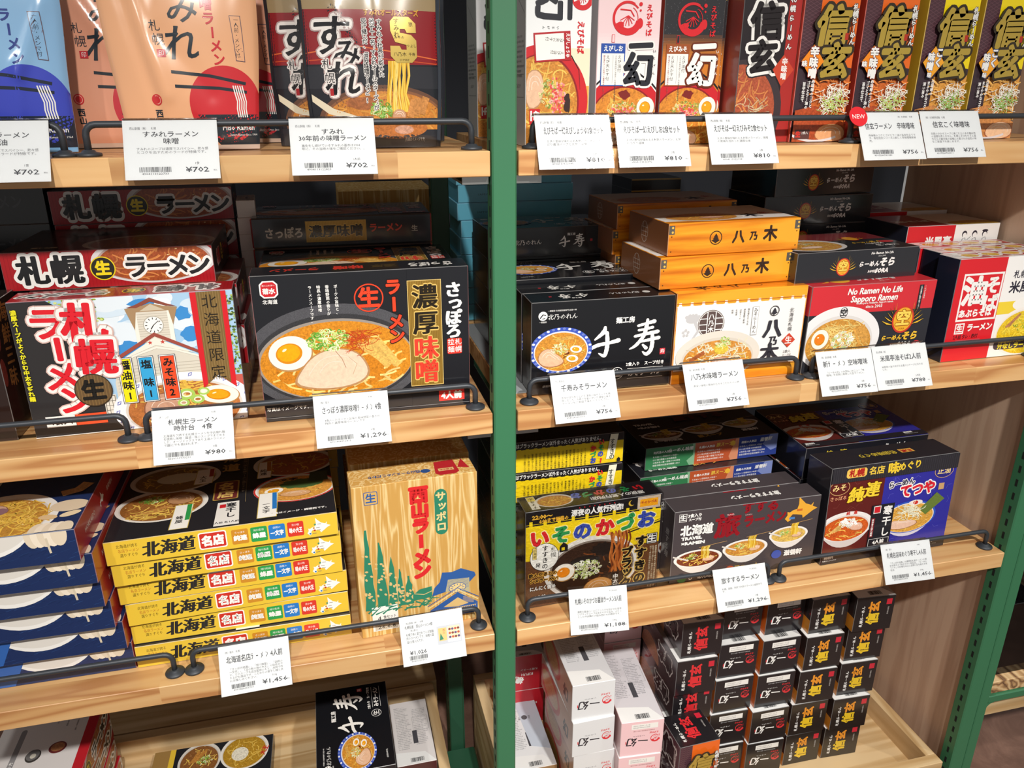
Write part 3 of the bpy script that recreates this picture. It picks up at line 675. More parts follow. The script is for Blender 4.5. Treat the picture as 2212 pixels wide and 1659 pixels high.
# --- woodgrain carton with the white shop curtain
def pine_mark(s, x, y, r, col):
    s.ring(x, y, r, r, r*.14, col)
    for i, k in enumerate((.34, .5, .66)): s.poly([(x, y+r*(.62-.26*i)), (x+r*k, y+r*(.12-.26*i)), (x-r*k, y+r*(.12-.26*i))], col)
    s.poly([(x-r*.72, y-r*.34), (x, y-r*.78), (x+r*.72, y-r*.34), (x, y-r*.16)], col)
def hachi_lattice(s, x, y, r, col='#5b4a48'):
    s.ell(x, y, r, r, '#f4f2ee'); s.ell(x, y, r*.97, r*.97, col); s.ell(x, y, r*.92, r*.92, '#f4f2ee'); s.ell(x, y, r*.88, r*.88, col)
    for k in (-.3, .3): s.rect(x+k*r-r*.03, y-r*.84, x+k*r+r*.03, y+r*.84, W_)
    for k in (-.45, -.05, .35): s.rect(x-r*.86, y+k*r, x-r*.3, y+k*r+r*.06, W_); s.rect(x+r*.3, y+k*r, x+r*.86, y+k*r+r*.06, W_)
def hachi_front(s):
    s.rect(2, 20, 202, 115, '#eeedeb')
    for i in range(12): x = 6+i*17.4; s.poly([(x-6, 114.5), (x, 116.4), (x+6, 114.5)], '#e3e1de'); s.rect(x-2, 113, x+2, 120, '#eeedeb')
    s.line([(1, 118.4), (203, 118.4)], 1.2, '#b5651f')
    g = '#c2c1c3'; s.line([(30, 92), (36, 78), (28, 66), (20, 56)], 5, g, taper=.5); s.ell(26, 95, 10, 5.5, g)
    s.G()
    for i in range(5): s.ell(17+i*4.6, 99+(2 if i in (1, 2, 3) else 0), 2.6, 2.4, g)
    s.E()
    for x, y, q in ((17, 76, 4), (37, 62, 3.6)):
        s.G()
        for i in range(5): s.ell(x+q*math.cos(R(72*i+18)), y+q*math.sin(R(72*i+18)), q*.55, q*.55, g, n=12)
        s.E()
    hachi_lattice(s, 55, 87, 21); s.text('八乃木', 55, 88, 9, W_, .03, v=True)
    for i in range(5): s.lines(1, 112-i*6.4, 106, 80, 5, 3.1, '#4b4748', i+4, v=True)
    s.rect(118, 66, 128, 108, '#9c9a9a'); s.rect(118.5, 66.5, 127.5, 107.5, '#f1f0ee'); s.text('みそらーめん', 123, 106, 6.8, '#3c393c', .01, v=True, a='t', w=38)
    s.bowl(70, 40, 66, 36, '#ddd6cb', '#d3cabd', '#cf8d3c', k=.82, nd_=26, nw=1.2, rimm=None, sy=-.12)
    s.strands(72, 44, 42, 12, 70, '#efe3c4', 1.3, 14); s.chashu([(58, 24), (62, 36), (78, 38), (92, 32), (94, 22), (76, 18)], '#cf9c80', '#9c6248'); s.ell(74, 49, 11, 8, '#e9c648', FOOD)
    s.negi(76, 58, 12, 8, 60, ('#cfd98a', '#e9edc6', '#88b04e'), 5); s.line([(26, 34), (48, 46)], 6, '#a85e34', FOOD)
    pine_mark(s, 153, 100, 7.6, '#33323a'); s.text('八', 153, 74, 30, '#33323a', .055, th=.3); s.text('乃', 156, 55, 15, '#33323a', .05, th=.3); s.text('木', 152, 37, 30, '#33323a', .06, th=.4)
    s.text('北海道札幌', 181, 103, 7, '#3a393e', -.005, v=True, a='t')
    s.poly([(181, 65), (192, 54), (181, 43), (170, 54)], '#c9432b'); s.text('生', 181, 54, 12, W_, .02); s.text('2食入', 181, 37, 5, '#3a393e'); s.text('スープ付', 181, 31.5, 3.6, '#3a393e'); s.text('HACHINOKI', 180, 26, 3.4, '#6a696e', sx=1.3); s.rect(0, 19, 204, 20.4, '#c98a44')
def hachi_band(s, rot=0, corner=True):
    cx, cy = s.w/2, s.h/2; sg = -1 if rot else 1; c = '#38261a'
    pine_mark(s, cx-sg*30, cy, 9.6, c) if not rot else s.ring(cx-sg*30, cy, 10, 8, 1.3, c)
    for t, x, q in (('八', 5, 19), ('乃', 29, 13), ('木', 55, 22)): s.text(t, cx+sg*x, cy+sg*(2 if t == '木' else 0), q, c, .045, rot=rot)
    if corner:
        for x in (0, s.w-9): s.rect(x, s.h-15, x+9, s.h-3, '#5a5650'); s.ell(x+6, s.h-6, 1.6, 1.6, '#e2b552', n=12); s.ell(x+6, s.h-12, 1.6, 1.6, '#e2b552', n=12)
        for x, y in ((5, 26), (5, 6), (s.w-5, 26), (s.w-5, 6)): s.ell(x, y, 1, 1, '#6a3d12', n=10)
def hachi_side(s):
    s.rect(0, 0, s.w, s.h, '#8f5a35'); s.ring(s.w*.42, s.h*.5, s.h*.26, s.h*.34, .9, '#c9b9ac')
    for k in (-.1, .1): s.line([(s.w*.42+k*s.h, s.h*.2), (s.w*.42+k*s.h, s.h*.8)], .8, '#c9b9ac')
    for k in (.36, .5, .64): s.line([(s.w*.42-s.h*.24, s.h*k), (s.w*.42+s.h*.24, s.h*k)], .8, '#c9b9ac')
HACHI = carton('ramen_box', 204, 134, 44, '#eb9a26', {'f': hachi_front, 't': lambda s: hachi_band(s, 180, False)}, m=HWOOD, colors={'l': ('#8f5a35', PRINT), 'r': ('#e8e6e2', PRINT)})
for _n in HACHI.data.materials: pass
HACHIF = carton('ramen_box', 204, 44, 132, '#eb9a26', {'f': hachi_band, 't': lambda s: (s.rect(0, 14, 204, s.h, '#eeedeb', PRINT), s.bowl(70, 44, 64, 36, '#ddd6cb', '#d3cabd', '#cf8d3c', k=.84), s.chashu([(60, 34), (70, 44), (100, 42), (104, 32), (80, 26)], '#cf9c80', '#9c6248'), s.text('木', 148, 40, 30, '#33323a', .04, m=PRINT), s.text('生', 176, 56, 16, '#c9432b', .03, m=PRINT)), 'l': hachi_side}, m=HWOOD, colors={'l': ('#8f5a35', PRINT)})

# --- red and black carton with the winged coin
def coin(s, x, y, r, c=.8, text=True):
    for sg in (-1, 1):
        for i in range(6):
            a = R(12+i*15); x0, y0 = x+sg*r*.7, y-r*.45+i*r*.2; l = r*(1.15-.05*i)*1.1
            s.poly([(x0, y0), (x0+sg*l*math.cos(a)*.95, y0+l*math.sin(a)*.5+r*.35), (x0+sg*l*math.cos(a)*.55, y0+l*math.sin(a)*.4-r*.02)], '#2a2014'); s.poly([(x0+sg*r*.06, y0+r*.04), (x0+sg*l*math.cos(a)*.9, y0+l*math.sin(a)*.5+r*.3), (x0+sg*l*math.cos(a)*.52, y0+l*math.sin(a)*.4+r*.03)], '#f0bf36')
    s.ell(x, y, r*.93, r*1.06, '#c8372a'); s.ell(x, y, r*.8, r*.92, '#e8a92e')
    if text: s.text('空', x, y+r*.1, r*1.25, '#fbd45c', .04, [(.05, '#9c5a10')]); s.text('SORA', x, y-r*.72, r*.2, '#9c5a10', .02)
def sora_words(s, x, y, k, c=W_, c2=W_):
    s.text('らーめん', x-9*k, y, 8*k, c, .04, sh=.2); s.text('そら', x+19*k, y+1.5*k, 12.5*k, c, .05, sh=.2); s.text('RAMEN', x-3*k, y-10*k, 4.6*k, c2, .03, sh=.3, w=13*k); s.text('SORA', x+12*k, y-9.6*k, 8*k, c2, .06, sh=.25)
def sora_front(s):
    s.rect(0, 0, 208, 89, '#2b2c33'); s.bowl(56, 50, 68, 50, '#ebe9ea', '#dcd8d6', '#cf9440', k=.8, nd_=70, nw=1.3, ncol='#efcf7c', sy=-.1)
    s.noodles(62, 62, 42, 20, 60, '#efcf7c', 1.3, 20); s.egg(24, 52, 14, 15, -15, '#ee7f1d'); s.menma(78, 66, 6, 30, 4, -60, '#dba04c', 3.2)
    s.negi(62, 48, 18, 14, 95, ('#eef0dd', '#ffffff', '#cfdca4', '#b7cf7c'), 6); s.chashu([(34, 22), (52, 34), (74, 34), (90, 26), (70, 14)], '#e6cbb6', '#b08462')
    s.ring(57, 91, 6.5, 8, .8, '#2a2a2e'); s.text('空', 57, 91, 11, '#2a2a2e', .03)
    s.text('No Ramen No Life', 104.5, 122, 13, W_, .03, sh=.18, w=92); s.text('Sapporo Ramen', 105, 110.5, 13, W_, .03, sh=.18, w=79); s.text('This is pure, Hokkaido, Sapporo ramen.', 107, 103.5, 4.3, W_, .02, w=62); s.text('since 2003', 106, 98, 6.6, W_, .02)
    s.rect(179, 88, 186, 126, '#26272c'); s.text('これが北海道・札幌の王道ラーメン。', 182.5, 125, 3.4, W_, .02, v=True, a='t', w=36); s.text('これが北海道、', 189, 124, 3.2, W_, .02, v=True, a='t')
    coin(s, 160, 74, 20); sora_words(s, 156, 46, 1.12, '#f0c03a'); s.ell(191, 33, 8, 6, '#d9363c'); s.text('味噌', 191, 33, 6, W_, .03)
def sora_top(s): s.text('らーめんそら', 120, 26, 13, W_, .05, rot=180, w=70); s.text('RAMEN SORA', 118, 36, 6, W_, .04, rot=180); s.text('since 2003', 128, 14, 4, W_, rot=180); s.ell(58, 24, 17, 11, '#e8a92e'); s.poly([(40, 24), (22, 14), (38, 18)], '#e8a92e'); s.poly([(76, 24), (92, 32), (78, 30)], '#e8a92e')
def sora_band(s): coin(s, 78, 21, 12.5); sora_words(s, 133, 23, 1.12); s.text('No Ramen No Life', 143, 39, 5, W_, .03, sh=.18); s.text('since 2003', 143, 34.6, 3, W_, .02)
def sora_lid(s):
    s.rect(0, 72, s.w, s.h, '#7d2128'); s.bowl(52, 48, 58, 42, '#e3e2e0', '#d6d2cf', '#c08a42', nd_=60, k=.84); s.negi(46, 62, 22, 10, 40, ('#eef0dd', '#cfdca4'), 6); s.chashu([(20, 30), (40, 42), (70, 40), (60, 24)], '#e6cbb6', '#b08462'); coin(s, 146, 78, 14, text=False); sora_words(s, 150, 46, 1., '#f0c03a'); s.ell(186, 46, 13, 7, '#d9363c'); s.text('生 2食入', 168, 22, 10, W_, .03)
SORA = carton('ramen_box', 208, 132, 46, '#2b2c33', {'f': lambda s: (s.rect(0, 88, 208, 132, '#cf2f38'), sora_front(s)), 't': sora_top, 'l': lambda s: s.rect(0, 88, s.w, s.h, '#cf2f38')}, colors={'t': '#c72c35'})
SORAF = carton('ramen_box', 208, 45, 132, '#27282d', {'f': sora_band, 't': sora_lid}, m=GLOSS)

# --- red and white carton at the end
def oil_front(s):
    s.rect(0, 0, 88, 161, '#d7202b'); s.rect(88, 0, 180, 161, '#f3f1ef'); s.rect(13, 64, 87, 138, W_); s.rect(16, 67, 84, 135, '#d7202b')
    for t, x, y, q in (('油', 38, 110, 46), ('そ', 70, 118, 28), ('ば', 71, 90, 28)): s.text(t, x, y, q, W_, .05)
    s.text('あぶらそば', 47, 76, 13, W_, .05, w=62); s.rect(15, 44, 32, 61, W_); s.rect(17, 46, 30, 59, '#d7202b'); s.text('生', 23.5, 52.5, 12, W_, .04); s.text('ラーメン', 61, 53, 13, W_, .05, w=48); s.text('2人前 タレ・酢付', 38, 39, 7.5, '#5c1418', .03, w=46)
    s.text('札幌', 118, 132, 13, '#2e2b3a', .02); s.text('米風亭', 132, 112, 20, '#2e2b3a', .03); s.rect(88, 70, 180, 90, '#f0d23a'); s.ell(150, 84, 34, 12, '#f6f3ee')
    s.bowl(150, 40, 58, 40, '#f6efe8', '#efe6dc', '#ecc62a', nd_=90, ncol='#f4dc4a', nw=1.6, k=.9); s.strands(150, 50, 20, 10, 40, '#5f9e36', .8, 6); s.menma(112, 48, 3, 26, 4, 40, '#c98a5a', 3.)
    s.rrect(96, 12, 180, 28, 7, '#4a3e46'); s.text('汁なしラーメン', 140, 17, 9.5, '#f4e23a', .06, w=72); s.text('特製醤油ダレを絡めて食べる', 140, 25, 5, '#f4e23a', .03, w=72); s.rect(20, 26, 66, 34, '#b9505a')
def oil_top(s):
    s.rect(0, 0, s.w, s.h, '#f1efec'); s.rect(0, 0, 90, 4, '#d7202b')
    for i in range(4): x = 36+i*38; s.rect(x-9, 5, x+26, s.h-5, '#b23a3e'); s.ell(x, s.h/2, 19, 14, '#f3efe9'); s.ell(x, s.h/2, 14, 10, '#e2a92e', FOOD); s.noodles(x, s.h/2, 13, 9, 14, '#f2d04a', 1.4, 10)
    s.lines(4, 4, s.h-10, 18, 5, 2.6, '#77757a')
def oil_band(s):
    s.rect(0, 0, 92, s.h, '#cf1f2a'); s.rect(92, 0, s.w, s.h, '#f3f2f0'); s.text('米風亭', 62, 20, 17, W_, .04)
    k = '#2c2a38'
    for x in (112, 132, 152): s.ell(x, 30, 5, 6, k); s.ell(x+.6, 28, 4, 4.6, '#f3f2f0'); s.line([(x-5, 12), (x-3, 22), (x+2, 24), (x+6, 14)], .9, k)
    s.ell(152, 35, 6, 2, k); s.line([(118, 20), (125, 26)], .8, k)
OIL = carton('ramen_box', 180, 161, 42, '#24283c', {'f': oil_front, 't': oil_top}, colors={'t': '#f1efec'})
OILF = carton('ramen_box', 180, 47, 150, '#2c2f40', {'f': oil_band, 't': lambda s: (s.rect(0, 0, 80, s.h, '#9c2a30'), s.rect(80, 0, 180, s.h, '#e9e4dc'), s.bowl(140, 20, 56, 34, '#efe6dc', '#e3d8ca', '#e0b02a'), s.text('油そば', 40, 60, 24, W_, .05))}, colors={'f': '#f3f2f0'})

# --- yellow and black carton
def iso_front(s):
    s.rect(0, 0, 219, 84, '#6d4426', FOOD); s.rect(0, 84, 219, 143, '#f2d41d'); s.rect(0, 146, 219, 168, '#1b1a1d')
    for i in range(10): s.rect(6+i*22, 140, 11+i*22, 151, '#f2d41d')
    s.line([(0, 146), (219, 146)], .8, '#f2d41d'); s.line([(150, 108), (219, 124)], 1, '#2a2620'); s.line([(150, 104), (219, 120)], 2.4, '#2a2620')
    s.bowl(108, 56, 78, 56, '#e9e5df', '#8a7d72', '#3a2418', k=.86, nd_=20, ncol='#8a4a22', nw=2); s.ell(96, 70, 24, 8, '#211a17'); s.ell(125, 86, 20, 12, '#241c18', wob=.2)
    s.G()
    for i in range(15): x = 138+i*2.2; q = s.rnd.uniform; s.brush([(x+q(-3, 3), 112+q(-3, 2)), (x+q(-3, 3), 98), (x+q(-3, 3), 84), (x+q(-3, 3), 68), (x+q(-3, 3), 54), (x+q(-4, 4), 42)], [2.8, 2.6, 2.9, 2.5, 2.8, 2.4], s.rnd.choice(['#9c4f1e', '#b9652a', '#7c3a16', '#c9793a']))
    s.E()
    s.negi(96, 54, 26, 16, 150, ('#e6e6b8', '#f3f2dc', '#c9d488', '#a9bf58', '#fffef0'), 7); s.egg(62, 55, 17, 15, 5, '#f08f1a'); s.chashu([(90, 6), (96, 28), (118, 38), (142, 30), (146, 10), (120, 0)], '#d9a05c', '#9c5f2c')
    for t, x, y, c in (('い', 22, 121, '#d8282f'), ('そ', 56, 122, '#2f9b55'), ('の', 90, 123, '#3a4fb0'), ('か', 126, 124, '#d8282f'), ('づ', 160, 126, '#2f9b55'), ('お', 194, 127, '#3a4fb0')): s.text(t, x, y, 31, c, .06, [(.05, '#f7eeb0')], rot=2)
    s.text('22:00～', 26, 158, 9, '#e8b23a', .05, w=32); s.text('6:00まで営業の', 44, 150.5, 8, '#e8b23a', .04, w=46); s.text('深夜の人気行列店!', 113, 156, 11.5, W_, .05, w=84)
    s.G()
    for i in range(8): s.ell(84+i*8, 164, 1, 1, '#d8282f', n=8)
    s.E()
    s.ell(168, 159, 5, 5, '#d9b23a'); s.ell(170, 160, 4.4, 4.4, '#1b1a1d'); s.rect(178, 146, 216, 168, '#c9b8a4'); s.rect(182, 150, 212, 163, '#e8a31c'); s.text('そのかづお', 197, 157, 5.4, '#a8322a', .03)
    s.ell(30, 88, 23, 24, '#2a2a2a'); s.ell(30, 88, 22.2, 23.2, '#f3f1ea'); s.text('すすきの', 31, 108, 10.2, '#222222', .02, v=True, a='t'); s.text('札幌', 44, 104, 9.5, '#222222', .0, v=True, a='t'); s.text('発', 20, 75, 8, '#222222', .02); s.rect(11, 86, 18, 106, '#6a6a6a'); s.rect(11.6, 86.6, 17.4, 105.4, '#e9d27a'); s.text('北海道', 14.5, 104.6, 5.6, '#222222', v=True, a='t')
    s.poly([(54, 92), (54, 102), (60, 109), (67, 103), (67, 93)], '#1b1a1d'); s.rect(57, 95, 62, 100, '#f2d41d')
    s.rect(197, 82, 215, 101, '#1b1a1d'); s.frame(198, 83, 214, 100, .8, W_); s.text('生', 206, 91.5, 15, W_, .03)
    o = [(.07, '#e9c56a')]; s.text('すすきの', 188, 100, 21, '#1a1613', .05, o, v=True, a='t', w=88); s.text('ブラック', 165, 82, 20, '#1a1613', .05, o, v=True, a='t', w=74); s.lines(3, 214, 78, 14, 4.6, 3.6, '#f0e3c4', 5, v=True)
    s.rect(142, 0, 153, 38, '#1b1a1d'); s.text('中太麺', 147.5, 37, 9, W_, .03, v=True, a='t')
    s.text('飲んだあとの', 28, 58, 8, '#1f1a14', .03, [(.1, '#efb54a')], w=46); s.text('シメラーメン!', 30, 48, 8.4, '#1f1a14', .04, [(.1, '#efb54a')], w=46); s.text('にんにく強め', 28, 34, 8, W_, .04, [(.05, '#2b211a')], w=42); s.text('3人前', 24, 18, 7, W_, .04)
def iso_top(s):
    s.rect(0, 0, s.w, s.h, '#232126'); s.bowl(52, s.h*.5, 30, 18, '#e6e2dc', '#d6cfc6', '#c98f4a', nd_=24); s.rect(12, 5, 25, s.h-4, '#e9e6da'); s.rect(12.6, s.h-18, 24.4, s.h-4.6, '#ead56a'); s.text('すすきの', 18.5, s.h*.5, 8, K_, .02, v=True, rot=180)
    for t, x, c in (('い', 190, '#d8282f'), ('そ', 168, '#2f9b55'), ('の', 146, '#5a6fd0'), ('か', 126, '#d8585f'), ('づ', 106, '#4fab75'), ('お', 88, '#6a7fd8')): s.text(t, x, s.h*.6, 17, c, .06, rot=180)
    s.text('深夜の人気行列店!', 150, 13, 10, W_, .04, rot=180, w=88)
def iso_band(s):
    h = s.h; s.rect(0, 0, s.w, h, '#f0d21e'); s.rect(0, h-13, s.w, h, '#1e1c1f'); s.text('当店ではブラックラーメン以外まったく人気がありません。', 96, h-6.5, 8, W_, .03, w=172)
    for i in range(11): s.rect(32+i*14, h-20, 38+i*14, h-12, '#f0d21e')
    s.ell(16, 29, 15, 14, '#c9b9a4'); s.ell(16, 29, 12, 11, '#6a4228', FOOD); s.negi(16, 30, 7, 5, 20); s.rect(4, 2, 28, 13, '#cfd2d8')
    for i in range(17): s.lines(1, 150-i*6.6, 30, 4, 5, 3.6, '#3a3420', i, v=True)
    for t, x, y, c in (('い', 178, 38, '#d8282f'), ('そ', 178, 28, '#2f9b55'), ('の', 177, 18, '#3a4fb0'), ('?', 178, 7, '#d8282f'), ('か', 164, 28, '#d8282f'), ('づ', 164, 18, '#2f9b55'), ('お', 164, 8, '#3a4fb0')): s.text(t, x, y, 10.5, c, .06)
    s.poly([(187, 8), (201, 8), (208, h-1), (194, h-1)], '#e9e6cf'); s.text('すすきの', 197.5, 24, 10, '#222222', .02, v=True, w=34); s.poly([(207, 2), (207, 7), (210, 9.5), (213, 7), (213, 2)], '#1b1a1d')
ISO = carton('ramen_box', 219, 168, 47, '#232126', {'f': iso_front, 't': iso_top, 'l': lambda s: (s.rect(0, 0, s.w, s.h, '#56503a'), s.rect(s.w*.45, 0, s.w, s.h, '#1f1d20'))}, m=GLOSS, wrap=True)
ISOF = carton('ramen_box', 219, 50, 165, '#232126', {'f': iso_band}, m=GLOSS, wrap=True)

# --- charcoal carton with three bowls
def tabi_bowl(s, x, y, rx, ry, soup):
    s.bowl(x, y, rx, ry, '#ece8e4', '#d9d2ca', soup, k=.87, side='#dfdad6', depth=ry*1.35, nd_=24); s.chashu([(x+rx*.1, y-ry*.4), (x+rx*.3, y+ry*.2), (x+rx*.75, y+ry*.1), (x+rx*.6, y-ry*.5)], '#e0b694', '#a8714c')
    s.G()
    for i in range(7): q = x+rx*.12+i*rx*.05; s.line([(q, y-ry*.1), (q+1, y+ry*.5), (q-.6, y+ry*1.0), (q+1.4, y+ry*1.35)], 1.5, s.rnd.choice(['#e9c23c', '#f2d668', '#d9a824']))
    s.E()
    s.line([(x+rx*.0, y+ry*1.25), (x+rx*1.15, y+ry*1.6)], .9, '#b08a5a'); s.negi(x-rx*.25, y+ry*.25, rx*.22, ry*.3, 26, sz=4); s.line([(x-rx*1.05, y+ry*.5), (x-rx*.4, y-ry*.1)], 2.6, '#d9d3cc')
def tabi_front(s):
    s.G()
    for i in range(80): s.line([(s.rnd.uniform(0, 256), s.rnd.uniform(0, 131)) for _ in (0,)]+[(s.rnd.uniform(0, 256), s.rnd.uniform(0, 131)) for _ in (0,)], .12, '#5a5356')
    s.E()
    s.frame(8, 112, 21, 126, .8, W_); s.text('生', 14.5, 119, 11, W_, .03); s.text('3食入り', 35, 121.5, 7, W_, .04); s.text('スープ付', 35, 114.5, 5.6, W_, .04, w=22)
    s.text('北海道', 40, 95, 19.5, W_, .05, w=56); s.text('TRAVEL', 32, 81, 7.6, W_, .06, w=35); s.text('×RAMEN', 35, 72, 7.6, W_, .06, w=41)
    c = '#8e1722'; s.text('旅', 93, 95, 45, c, .05, th=.6); s.text('すする', 148, 124, 23, c, .055, w=66); s.text('ラーメン', 158, 100, 23, c, .055, w=76, rot=3); s.text('TRAVEL', 96, 115, 4, '#d9a4a4', .02); s.text('RAMEN', 128, 111, 3.6, '#d9a4a4', .02)
    hokkaido(s, 194, 88, 1.02, '#e6a93a'); s.rect(206, 141-10, 222, 141-5, '#3f9a4a'); s.text('利尻島', 214, 133.5, 4, W_, .02); s.rect(214, 106, 224, 110, '#c96a2a'); s.rect(202, 92, 212, 96, '#4a7fc0')
    tabi_bowl(s, 46, 42, 42, 16, '#7a3a22'); tabi_bowl(s, 128, 50, 40, 16, '#c98a3c'); tabi_bowl(s, 204, 65, 35, 15, '#d9b45c')
    s.ell(20, 8, 8, 8, '#2c7a3c'); s.text('らーめん味楽', 56, 8, 10, W_, .04, w=50, sh=.15); s.ell(104, 14, 8, 6, '#c9532a'); s.text('狼スープ', 132, 14, 10, '#e0b44a', .04); s.ell(186, 30, 9, 8, '#3a52a8'); s.text('滋養軒', 216, 30, 11, W_, .05)
def tabi_top(s): s.text('旅すするラーメン', 150, s.h*.55, 13, W_, .05, rot=180, w=88)
def tabi_band(s):
    h = s.h; s.rect(0, 0, 93, h, '#34784c'); s.rect(93, 0, 178, h, '#b5532f'); s.rect(178, 0, 256, h, '#2c3f8c'); s.poly([(84, 0), (93, 0), (93, h), (88, h), (90, 20), (78, 10)], '#7fae8a'); s.poly([(160, 8), (168, 30), (172, h), (178, h), (178, 0), (164, 0)], '#d08a68'); s.poly([(226, 24), (240, h), (256, h), (256, 14), (244, 10)], '#7d8cc4')
    for x, t, u in ((46, '利尻島の人気店', 'らーめん味楽'), (130, '札幌の人気店', '狼スープ'), (212, '函館の人気店', '滋養軒')):
        s.text(t, x-14, h-10, 5, W_, .03); s.text(u, x+20, h-9, 8, '#e7c24a' if u == '狼スープ' else W_, .03, sh=.15)
        s.lines(4, x-32, h-18, x+30, 5.4, 3.7, W_, 7)
    s.ell(166, h-9, 5, 5, '#e7b53a')
TABI = carton('ramen_box', 256, 131, 42, '#474043', {'f': tabi_front, 't': tabi_top, 'l': lambda s: s.text('旅する麺', s.w*.5, s.h*.5, 13, '#b9b4b2', .0, v=True, sh=.2)}, m=PRINT)
TABIF = carton('ramen_box', 256, 42, 130, '#1e1e24', {'f': tabi_band, 't': lambda s: (tabi_bowl(s, 52, 50, 40, 16, '#6a4630'), tabi_bowl(s, 134, 56, 40, 16, '#a8784a'), tabi_bowl(s, 212, 62, 36, 15, '#b99a5c'), s.text('TRAVEL', 36, 100, 11, W_, .06), s.text('×RAMEN', 40, 86, 11, W_, .06), s.text('狼スープ', 132, 22, 12, '#c9a24a', .04), s.text('滋養軒', 214, 28, 11, W_, .04), s.text('らーめん味楽', 50, 20, 9, W_, .03), s.text('旅すする', 150, 112, 26, '#5a1c26', .05))})

# --- black carton with the brown and the blue panel
def meguri_panels(s, y1):
    s.rect(0, 0, 104, y1, '#5e211f'); s.poly([(104, 0), (s.w, 0), (s.w, y1), (104, y1)], '#31309a')
    for i in range(70):
        x, y = s.rnd.uniform(0, s.w), s.rnd.uniform(0, y1); d = s.rnd.uniform(0, 6.28); s.line([(x, y), (x+7*math.cos(d), y+7*math.sin(d)), (x+13*math.cos(d+.6), y+13*math.sin(d+.6))], .35, '#8d4a40' if x < 104 else '#6f6fd0')
def meguri_art(s, k=0):
    meguri_panels(s, 150-k); oy = -k
    for x, t in ((17, 'みそ'), (219, '正油')): s.ell(x+1, 141+oy+(6 if x > 99 else 0), 19, 13.5, '#d9ad72'); s.ell(x+1, 141+oy+(6 if x > 99 else 0), 18, 12.6, '#5a1f1e' if x < 99 else '#2b2a80'); s.text(t, x+1, 141+oy+(6 if x > 99 else 0), 13.5, '#eed38a', .02)
    s.text('純', 52, 124+oy, 29, '#efd03a', .06, [(.035, '#5a2a10')], sh=.14, th=.3); s.text('連', 82, 130+oy, 29, '#efd03a', .06, [(.035, '#5a2a10')], sh=.14, th=.3); s.text('さっぽろ', 18, 122+oy, 8, '#e9a67c', .02)
    o = [(.09, '#f6f2f0')]; s.text('らーめん', 138, 134+oy, 14, '#2a2c4a', .03, o, w=52, rot=4); s.text('てつや', 172, 119+oy, 25, '#d92436', .05, o, w=70, rot=2); s.rect(214, 112+oy, 225, 124+oy, '#c9a070')
    s.bowl(40, 68+oy*.8, 52, 27, '#e9e4e2', '#d8cfca', '#cc5a22', k=.84, side='#cfc8c6', depth=30, nd_=20, sy=-.1); s.menma(10, 58+oy*.8, 5, 24, 4, 40, '#dcae62', 4.); s.chashu([(44, 60+oy*.8), (52, 74+oy*.8), (72, 72+oy*.8), (74, 56+oy*.8)], '#e2b49c', '#a8714c'); s.negi(44, 74+oy*.8, 18, 8, 60, ('#f3f1ea', '#dfe0d6', '#ffffff'), 7); s.text('純　連', 48, 92+oy*.8, 7, '#c9332c', .03)
    s.bowl(162, 68+oy*.8, 55, 30, '#2f57c0', '#e9dcd2', '#d9a145', k=.9, side='#d9d3e2', depth=26, nd_=24)
    s.ell(172, 94+oy*.8, 14, 5, '#ece2dc'); s.ell(172, 94+oy*.8, 5, 3.6, '#c9332c'); s.poly([(182, 80+oy*.8), (212, 108+oy*.8), (230, 94+oy*.8), (196, 68+oy*.8)], '#6a7f3a', FINE); s.chashu([(116, 52+oy*.8), (128, 66+oy*.8), (150, 62+oy*.8), (176, 62+oy*.8), (186, 52+oy*.8), (150, 44+oy*.8)], '#e6bfa8', '#a8714c'); s.strands(164, 78+oy*.8, 18, 10, 70, '#eeeed6', .9, 18)
    s.poly([(86, 20), (86, 100+oy*.5), (130, 100+oy*.5), (130, 20)], '#212127'); s.rect(90, 84+oy*.5, 104, 98+oy*.5, '#e2e0de'); s.rect(91.4, 85.4+oy*.5, 102.6, 96.6+oy*.5, '#c8232c'); s.text('寒干し', 118, 97+oy*.5, 18, W_, .03, v=True, a='t', w=60); s.rect(88, 40, 95, 76+oy*.5, '#7c1c22'); s.text('素材香る縮れ細麺', 91.5, 74+oy*.5, 4, W_, .02, v=True, a='t'); s.frame(88, 22, 128, 36, .6, W_); s.text('4人前', 108, 29, 9, W_, .04)
    s.rect(0, 0, s.w, 18, '#24232a'); s.text('調理例', 14, 13, 6, W_, .04); s.text('調理例', 212, 14, 6, W_, .04); s.text('写真はイメージです', 16, 7, 3, W_); s.text('写真はイメージです', 216, 8, 3, W_)
def meguri_front(s):
    meguri_art(s); s.rect(0, 150, 246, 177, '#2d2c32')
    s.G()
    for i in range(60): x = i*4.1; s.line([(x, 150), (x+s.rnd.uniform(-1, 1), 177)], .35, '#45444b')
    s.E()
    s.poly([(30, 157), (27, 160), (27, 170), (30, 173), (62, 173), (65, 170), (65, 160), (62, 157)], '#e9c25c'); s.text('札幌', 46, 165, 14.5, '#b42a24', .045); s.text('名店', 84, 165, 15, '#e9c64a', .03); s.text('味', 116, 165, 22, '#f0cc3c', .045, rot=3); s.text('めぐり', 148, 166, 15.5, '#f0cc3c', .03, rot=3)
def meguri_top(s): s.text('名店味めぐり', 108, s.h*.5, 13, '#cbb13c', .04, rot=180, w=74); s.rect(152, s.h*.5-6, 178, s.h*.5+7, '#e0a94c'); s.text('札幌', 165, s.h*.5, 10, '#b42a24', .04, rot=180)
MEGURI = carton('ramen_box', 246, 177, 61, '#26252b', {'f': meguri_front, 't': meguri_top}, m=GLOSS)
